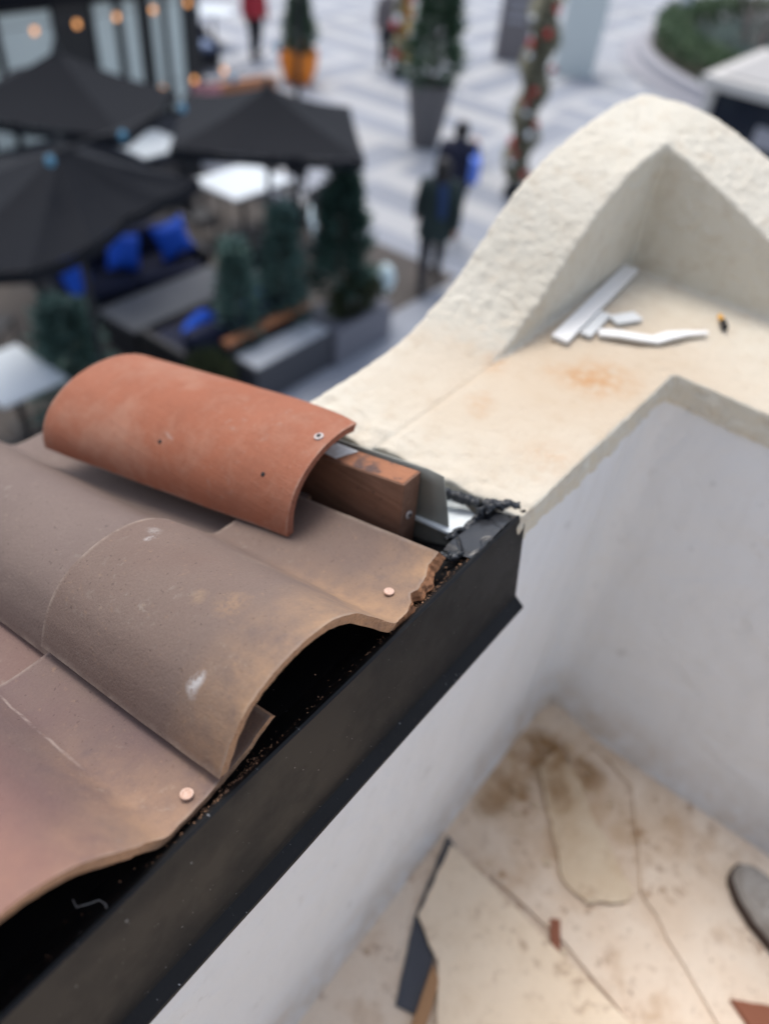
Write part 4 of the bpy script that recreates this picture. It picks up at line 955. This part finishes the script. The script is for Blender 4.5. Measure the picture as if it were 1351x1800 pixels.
bt = thing('bare_tree', 'leafless multi-stemmed tree in the round bed', 'tree', (25.9, 7.0, .3))
g = MB(); rnd = random.Random(3)
def branch(g, p, d, L, r, dep):
    P = [p]; q = p.copy()
    for i in range(4): d = (d+Vector((rnd.gauss(0,.10), rnd.gauss(0,.10), rnd.gauss(0,.05)))).normalized(); q = q+d*L/4; P.append(q.copy())
    g.tube(P, [r*(1-.1*i) for i in range(5)], 6, cap=False)
    if dep: 
        for k in range(3): branch(g, P[rnd.choice((2,3,4))], (d+Vector((rnd.gauss(0,.5), rnd.gauss(0,.5), rnd.uniform(-.1,.4)))).normalized(), L*.65, r*.55, dep-1)
for k in range(5): a = k*1.257; branch(g, Vector((.15*cos(a), .15*sin(a), 0)), Vector((.38*cos(a), .38*sin(a), 1)).normalized(), 2.2, .07, 3)
g.build('trunk_and_branches', M['barkgrey'], bt)
# ---- kiosk
ks = thing('kiosk', 'low kiosk with pale frame, grey roof and dark glass at the right edge', 'kiosk', (14.6, 3.2, 0))
KX0, KX1, KY0, KY1, KH = 13.0, 15.6, 1.4, 3.95, 2.15
MB().box((KX0-.10, KY0-.10, KH), (KX1+.10, KY1+.10, KH+.16)).build('roof_frame', M['kioskwhite'], ks, False, bevel=.015)
MB().box((KX0+.12, KY0+.12, KH+.155), (KX1-.12, KY1-.12, KH+.185)).build('roof', M['kioskroof'], ks, False)
for x in (KX0, KX1-.14):
    for y in (KY0, KY1-.14): MB().box((x, y, 0), (x+.14, y+.14, KH)).build('post', M['kioskwhite'], ks, False, bevel=.01)
MB().box((KX0+.05, KY0+.15, .9), (KX0+.08, KY1-.15, KH-.03)).box((KX0+.15, KY1-.08, .9), (KX1-.15, KY1-.05, KH-.03)).build('glass', M['darkglass'], ks, False)
MB().box((KX0+.02, KY0+.14, 0), (KX1-.02, KY1-.06, .88)).build('counter', M['kioskwhite'], ks, False)
MB().box((KX0-.02, KY0+.5, 1.55), (KX0+.045, KY1-.9, 1.82)).build('sign_plate', M['curb'], ks, False)

# ------------------------------------------------------------------ people
def skin_body(name, pts, edges, m, parent, root, sub=2):
    me = bpy.data.meshes.new(name); me.from_pydata([p[:3] for p in pts], edges, []); me.materials.append(m)
    o = bpy.data.objects.new(name, me); link(o, parent)
    md = o.modifiers.new('skin', 'SKIN'); md.use_smooth_shade = True
    if not me.skin_vertices: me.attributes.new  # layer is made by the modifier
    sv = me.skin_vertices[0].data if me.skin_vertices else None
    if sv is None:
        bpy.context.view_layer.objects.active = o; sv = me.skin_vertices[0].data
    for i, p in enumerate(pts): sv[i].radius = (p[3], p[4] if len(p) > 4 else p[3]); sv[i].use_root = (i == root)
    s_ = o.modifiers.new('sub', 'SUBSURF'); s_.levels = sub; s_.render_levels = sub
    return o
def person(label, loc, rz, stride, clothes, raise_arm=0., k=1.0, group=None):
    """faces +Y before rotation"""
    P = thing('person', label, 'person', loc, rz, group)
    pts, ed = [], []
    def V(x, y, z, r, r2=None): pts.append((x*k, y*k, z*k, r*k, (r2 or r)*k)); return len(pts)-1
    def E(a, b): ed.append((a, b))
    pel = V(0, 0, .93, .15, .11); wa = V(0, 0, 1.10, .13, .10); ch = V(0, .01, 1.30, .16, .11); nk0 = V(0, 0, 1.43, .06); nk = V(0, .01, 1.49, .055); hd = V(0, .025, 1.57, .085, .095); ht = V(0, .015, 1.66, .06, .07)
    for a, b in ((pel, wa), (wa, ch), (ch, nk0), (nk0, nk), (nk, hd), (hd, ht)): E(a, b)
    nose = V(0, .125, 1.565, .012); E(hd, nose)
    wr = []
    for s in (-1, 1):
        sw = stride*.30*s
        sh_ = V(.185*s, 0, 1.40, .06); E(ch, sh_)
        if raise_arm and s == 1: el = V(.27, .16, 1.20, .045); wv = V(.24, .36, 1.32, .032); hp = V(.23, .43, 1.36, .034, .02); fd = Vector((0, .9, .35))
        else: el = V(.245*s, -sw*.3-.02, 1.13, .045); wv = V(.255*s, -sw*.75+.05, .89, .032); hp = V(.255*s, -sw*.85+.08, .82, .036, .02); fd = Vector((0, .25, -1))
        E(sh_, el); E(el, wv); E(wv, hp)
        fd.normalize(); base = Vector(pts[hp][:3])/k
        for q in range(4):
            off = Vector((0, (q-1.5)*.017, 0)) if abs(fd.z) > .6 else Vector(((q-1.5)*.017, 0, 0)); L = (.065, .078, .082, .06)[q]
            a1 = base+off+fd*L*.55; a2 = base+off*1.1+fd*L+Vector((-.012*s, 0, 0)); i1 = V(*a1, .0095); i2 = V(*a2, .008); E(hp, i1); E(i1, i2)
        th = base+Vector((-.02*s, .03, .0))+fd*.03; i1 = V(*th, .011); i2 = V(*(th+fd*.03), .009); E(wv, i1); E(i1, i2)
        hip = V(.095*s, 0, .88, .10); E(pel, hip)
        kn = V(.10*s, sw*.55+.03, .50, .065); an_ = V(.10*s, sw*1.05-(.06 if sw < 0 else 0), .09+(.03 if sw < 0 else 0), .042); toe = V(.11*s, sw*1.05+.14, .035, .04, .03); E(hip, kn); E(kn, an_); E(an_, toe)
        wr.append((Vector(pts[sh_][:3]), Vector(pts[el][:3]), Vector(pts[wv][:3]), Vector(pts[hip][:3]), Vector(pts[kn][:3]), Vector(pts[an_][:3]), Vector(pts[toe][:3])))
    skin_body('body', pts, ed, M['skin'], P, 0)
    cl = clothes
    g = MB(); g.loft([(z*k, 0, y*k, rx*k, ry*k) for z, y, rx, ry in ((cl['hem'], 0, .24, .19), (.95, 0, .22, .165), (1.1, 0, .205, .15), (1.3, .005, .225, .155), (1.40, 0, .215, .14), (1.455, 0, .15, .10), (1.49, .005, .075, .07))], 20)
    for a in wr:
        g.tube([a[0]+Vector((-.04*(1 if a[0].x > 0 else -1), 0, .0)), a[0], a[1], a[2]], [.085*k, .088*k, .068*k, .05*k], 12)
    g.build('coat', M[cl['coat']], P)
    g = MB()
    for a in wr: g.tube([a[3]+Vector((0,0,.06)), a[3], a[4], a[5]], [.115*k, .115*k, .08*k, .058*k], 12)
    g.build('trousers', M[cl['legs']], P)
    for a in wr:
        d = (a[6]-a[5]); d.z = 0; d.normalize(); b0 = Vector((a[5].x, a[5].y, max(.0, a[5].z-.09)))
        MB().tube([b0-d*.06+Vector((0,0,.045)), b0+Vector((0,0,.05)), b0+d*.10+Vector((0,0,.042)), b0+d*.19+Vector((0,0,.032))], [.042, .052, .05, .028], 10).build('shoe', M['shoeblack'], P)
    g = MB().ball((0, -.012*k, 1.605*k), .112*k, 10, 1.12)
    g.v = [Vector((v.x, min(v.y, .055*k+.5*(v.z-1.60*k)), v.z)) for v in g.v]
    if cl.get('long'): g.loft([(1.30*k, 0, -.10*k, .07*k, .03*k), (1.02*k, 0, -.085*k, .10*k, .05*k), (1.56*k, 0, -.045*k, .105*k, .07*k)], 14)
    g.build('hair', M['hair'], P)
    if cl.get('scarf'): MB().lathe([(.07*k, 1.40*k), (.115*k, 1.02*k), (.12*k, 1.48*k), (.075*k, 1.50*k)], (0, .005, 0), 18).loft([(1.02*k, .05, -.172, .05, .012), (1.25*k, .04, -.175, .06, .015), (1.44*k, .02, -.12, .06, .03)], 10).build('scarf', M[cl['scarf']], P)
    return P
person('person in a dark green coat and blue scarf walking away on the plaza', (8.36, 5.38, 0), -.95, .9, dict(hem=.72, coat='coat', legs='trouser', scarf='scarf', long=True))
p2_ = person('person in a dark navy jacket carrying a bright blue bag, ahead of the green coat', (9.75, 6.05, 0), -1.0, .7, dict(hem=.85, coat='jacket', legs='trouser'), 1)
sb = thing('shoulder_bag', 'bright blue bag at the side of the person in navy', 'bag', (9.66, 5.70, 1.02), -1.0)
MB().box((-.07, -.12, .0), (.07, .12, .32)).build('body', M['bag'], sb, bevel=.03, seg=3); MB().tube([(0, -.08, .31), (0, -.05, .45), (0, .05, .45), (0, .08, .31)], .012, 6).build('strap', M['bag'], sb)
person('person in dark grey standing beside the gold and red post', (16.6, 12.75, 0), 2.4, .3, dict(hem=.85, coat='sign', legs='trouser'))
person('person in a red top standing at the top of the picture by the lounge', (14.4, 14.9, 0), 2.8, .2, dict(hem=.88, coat='redcloth', legs='trouser'))
person('person in a pale shirt standing between the two far umbrellas', (9.35, 11.9, 0), 2.6, .2, dict(hem=.88, coat='pale', legs='trouser'))
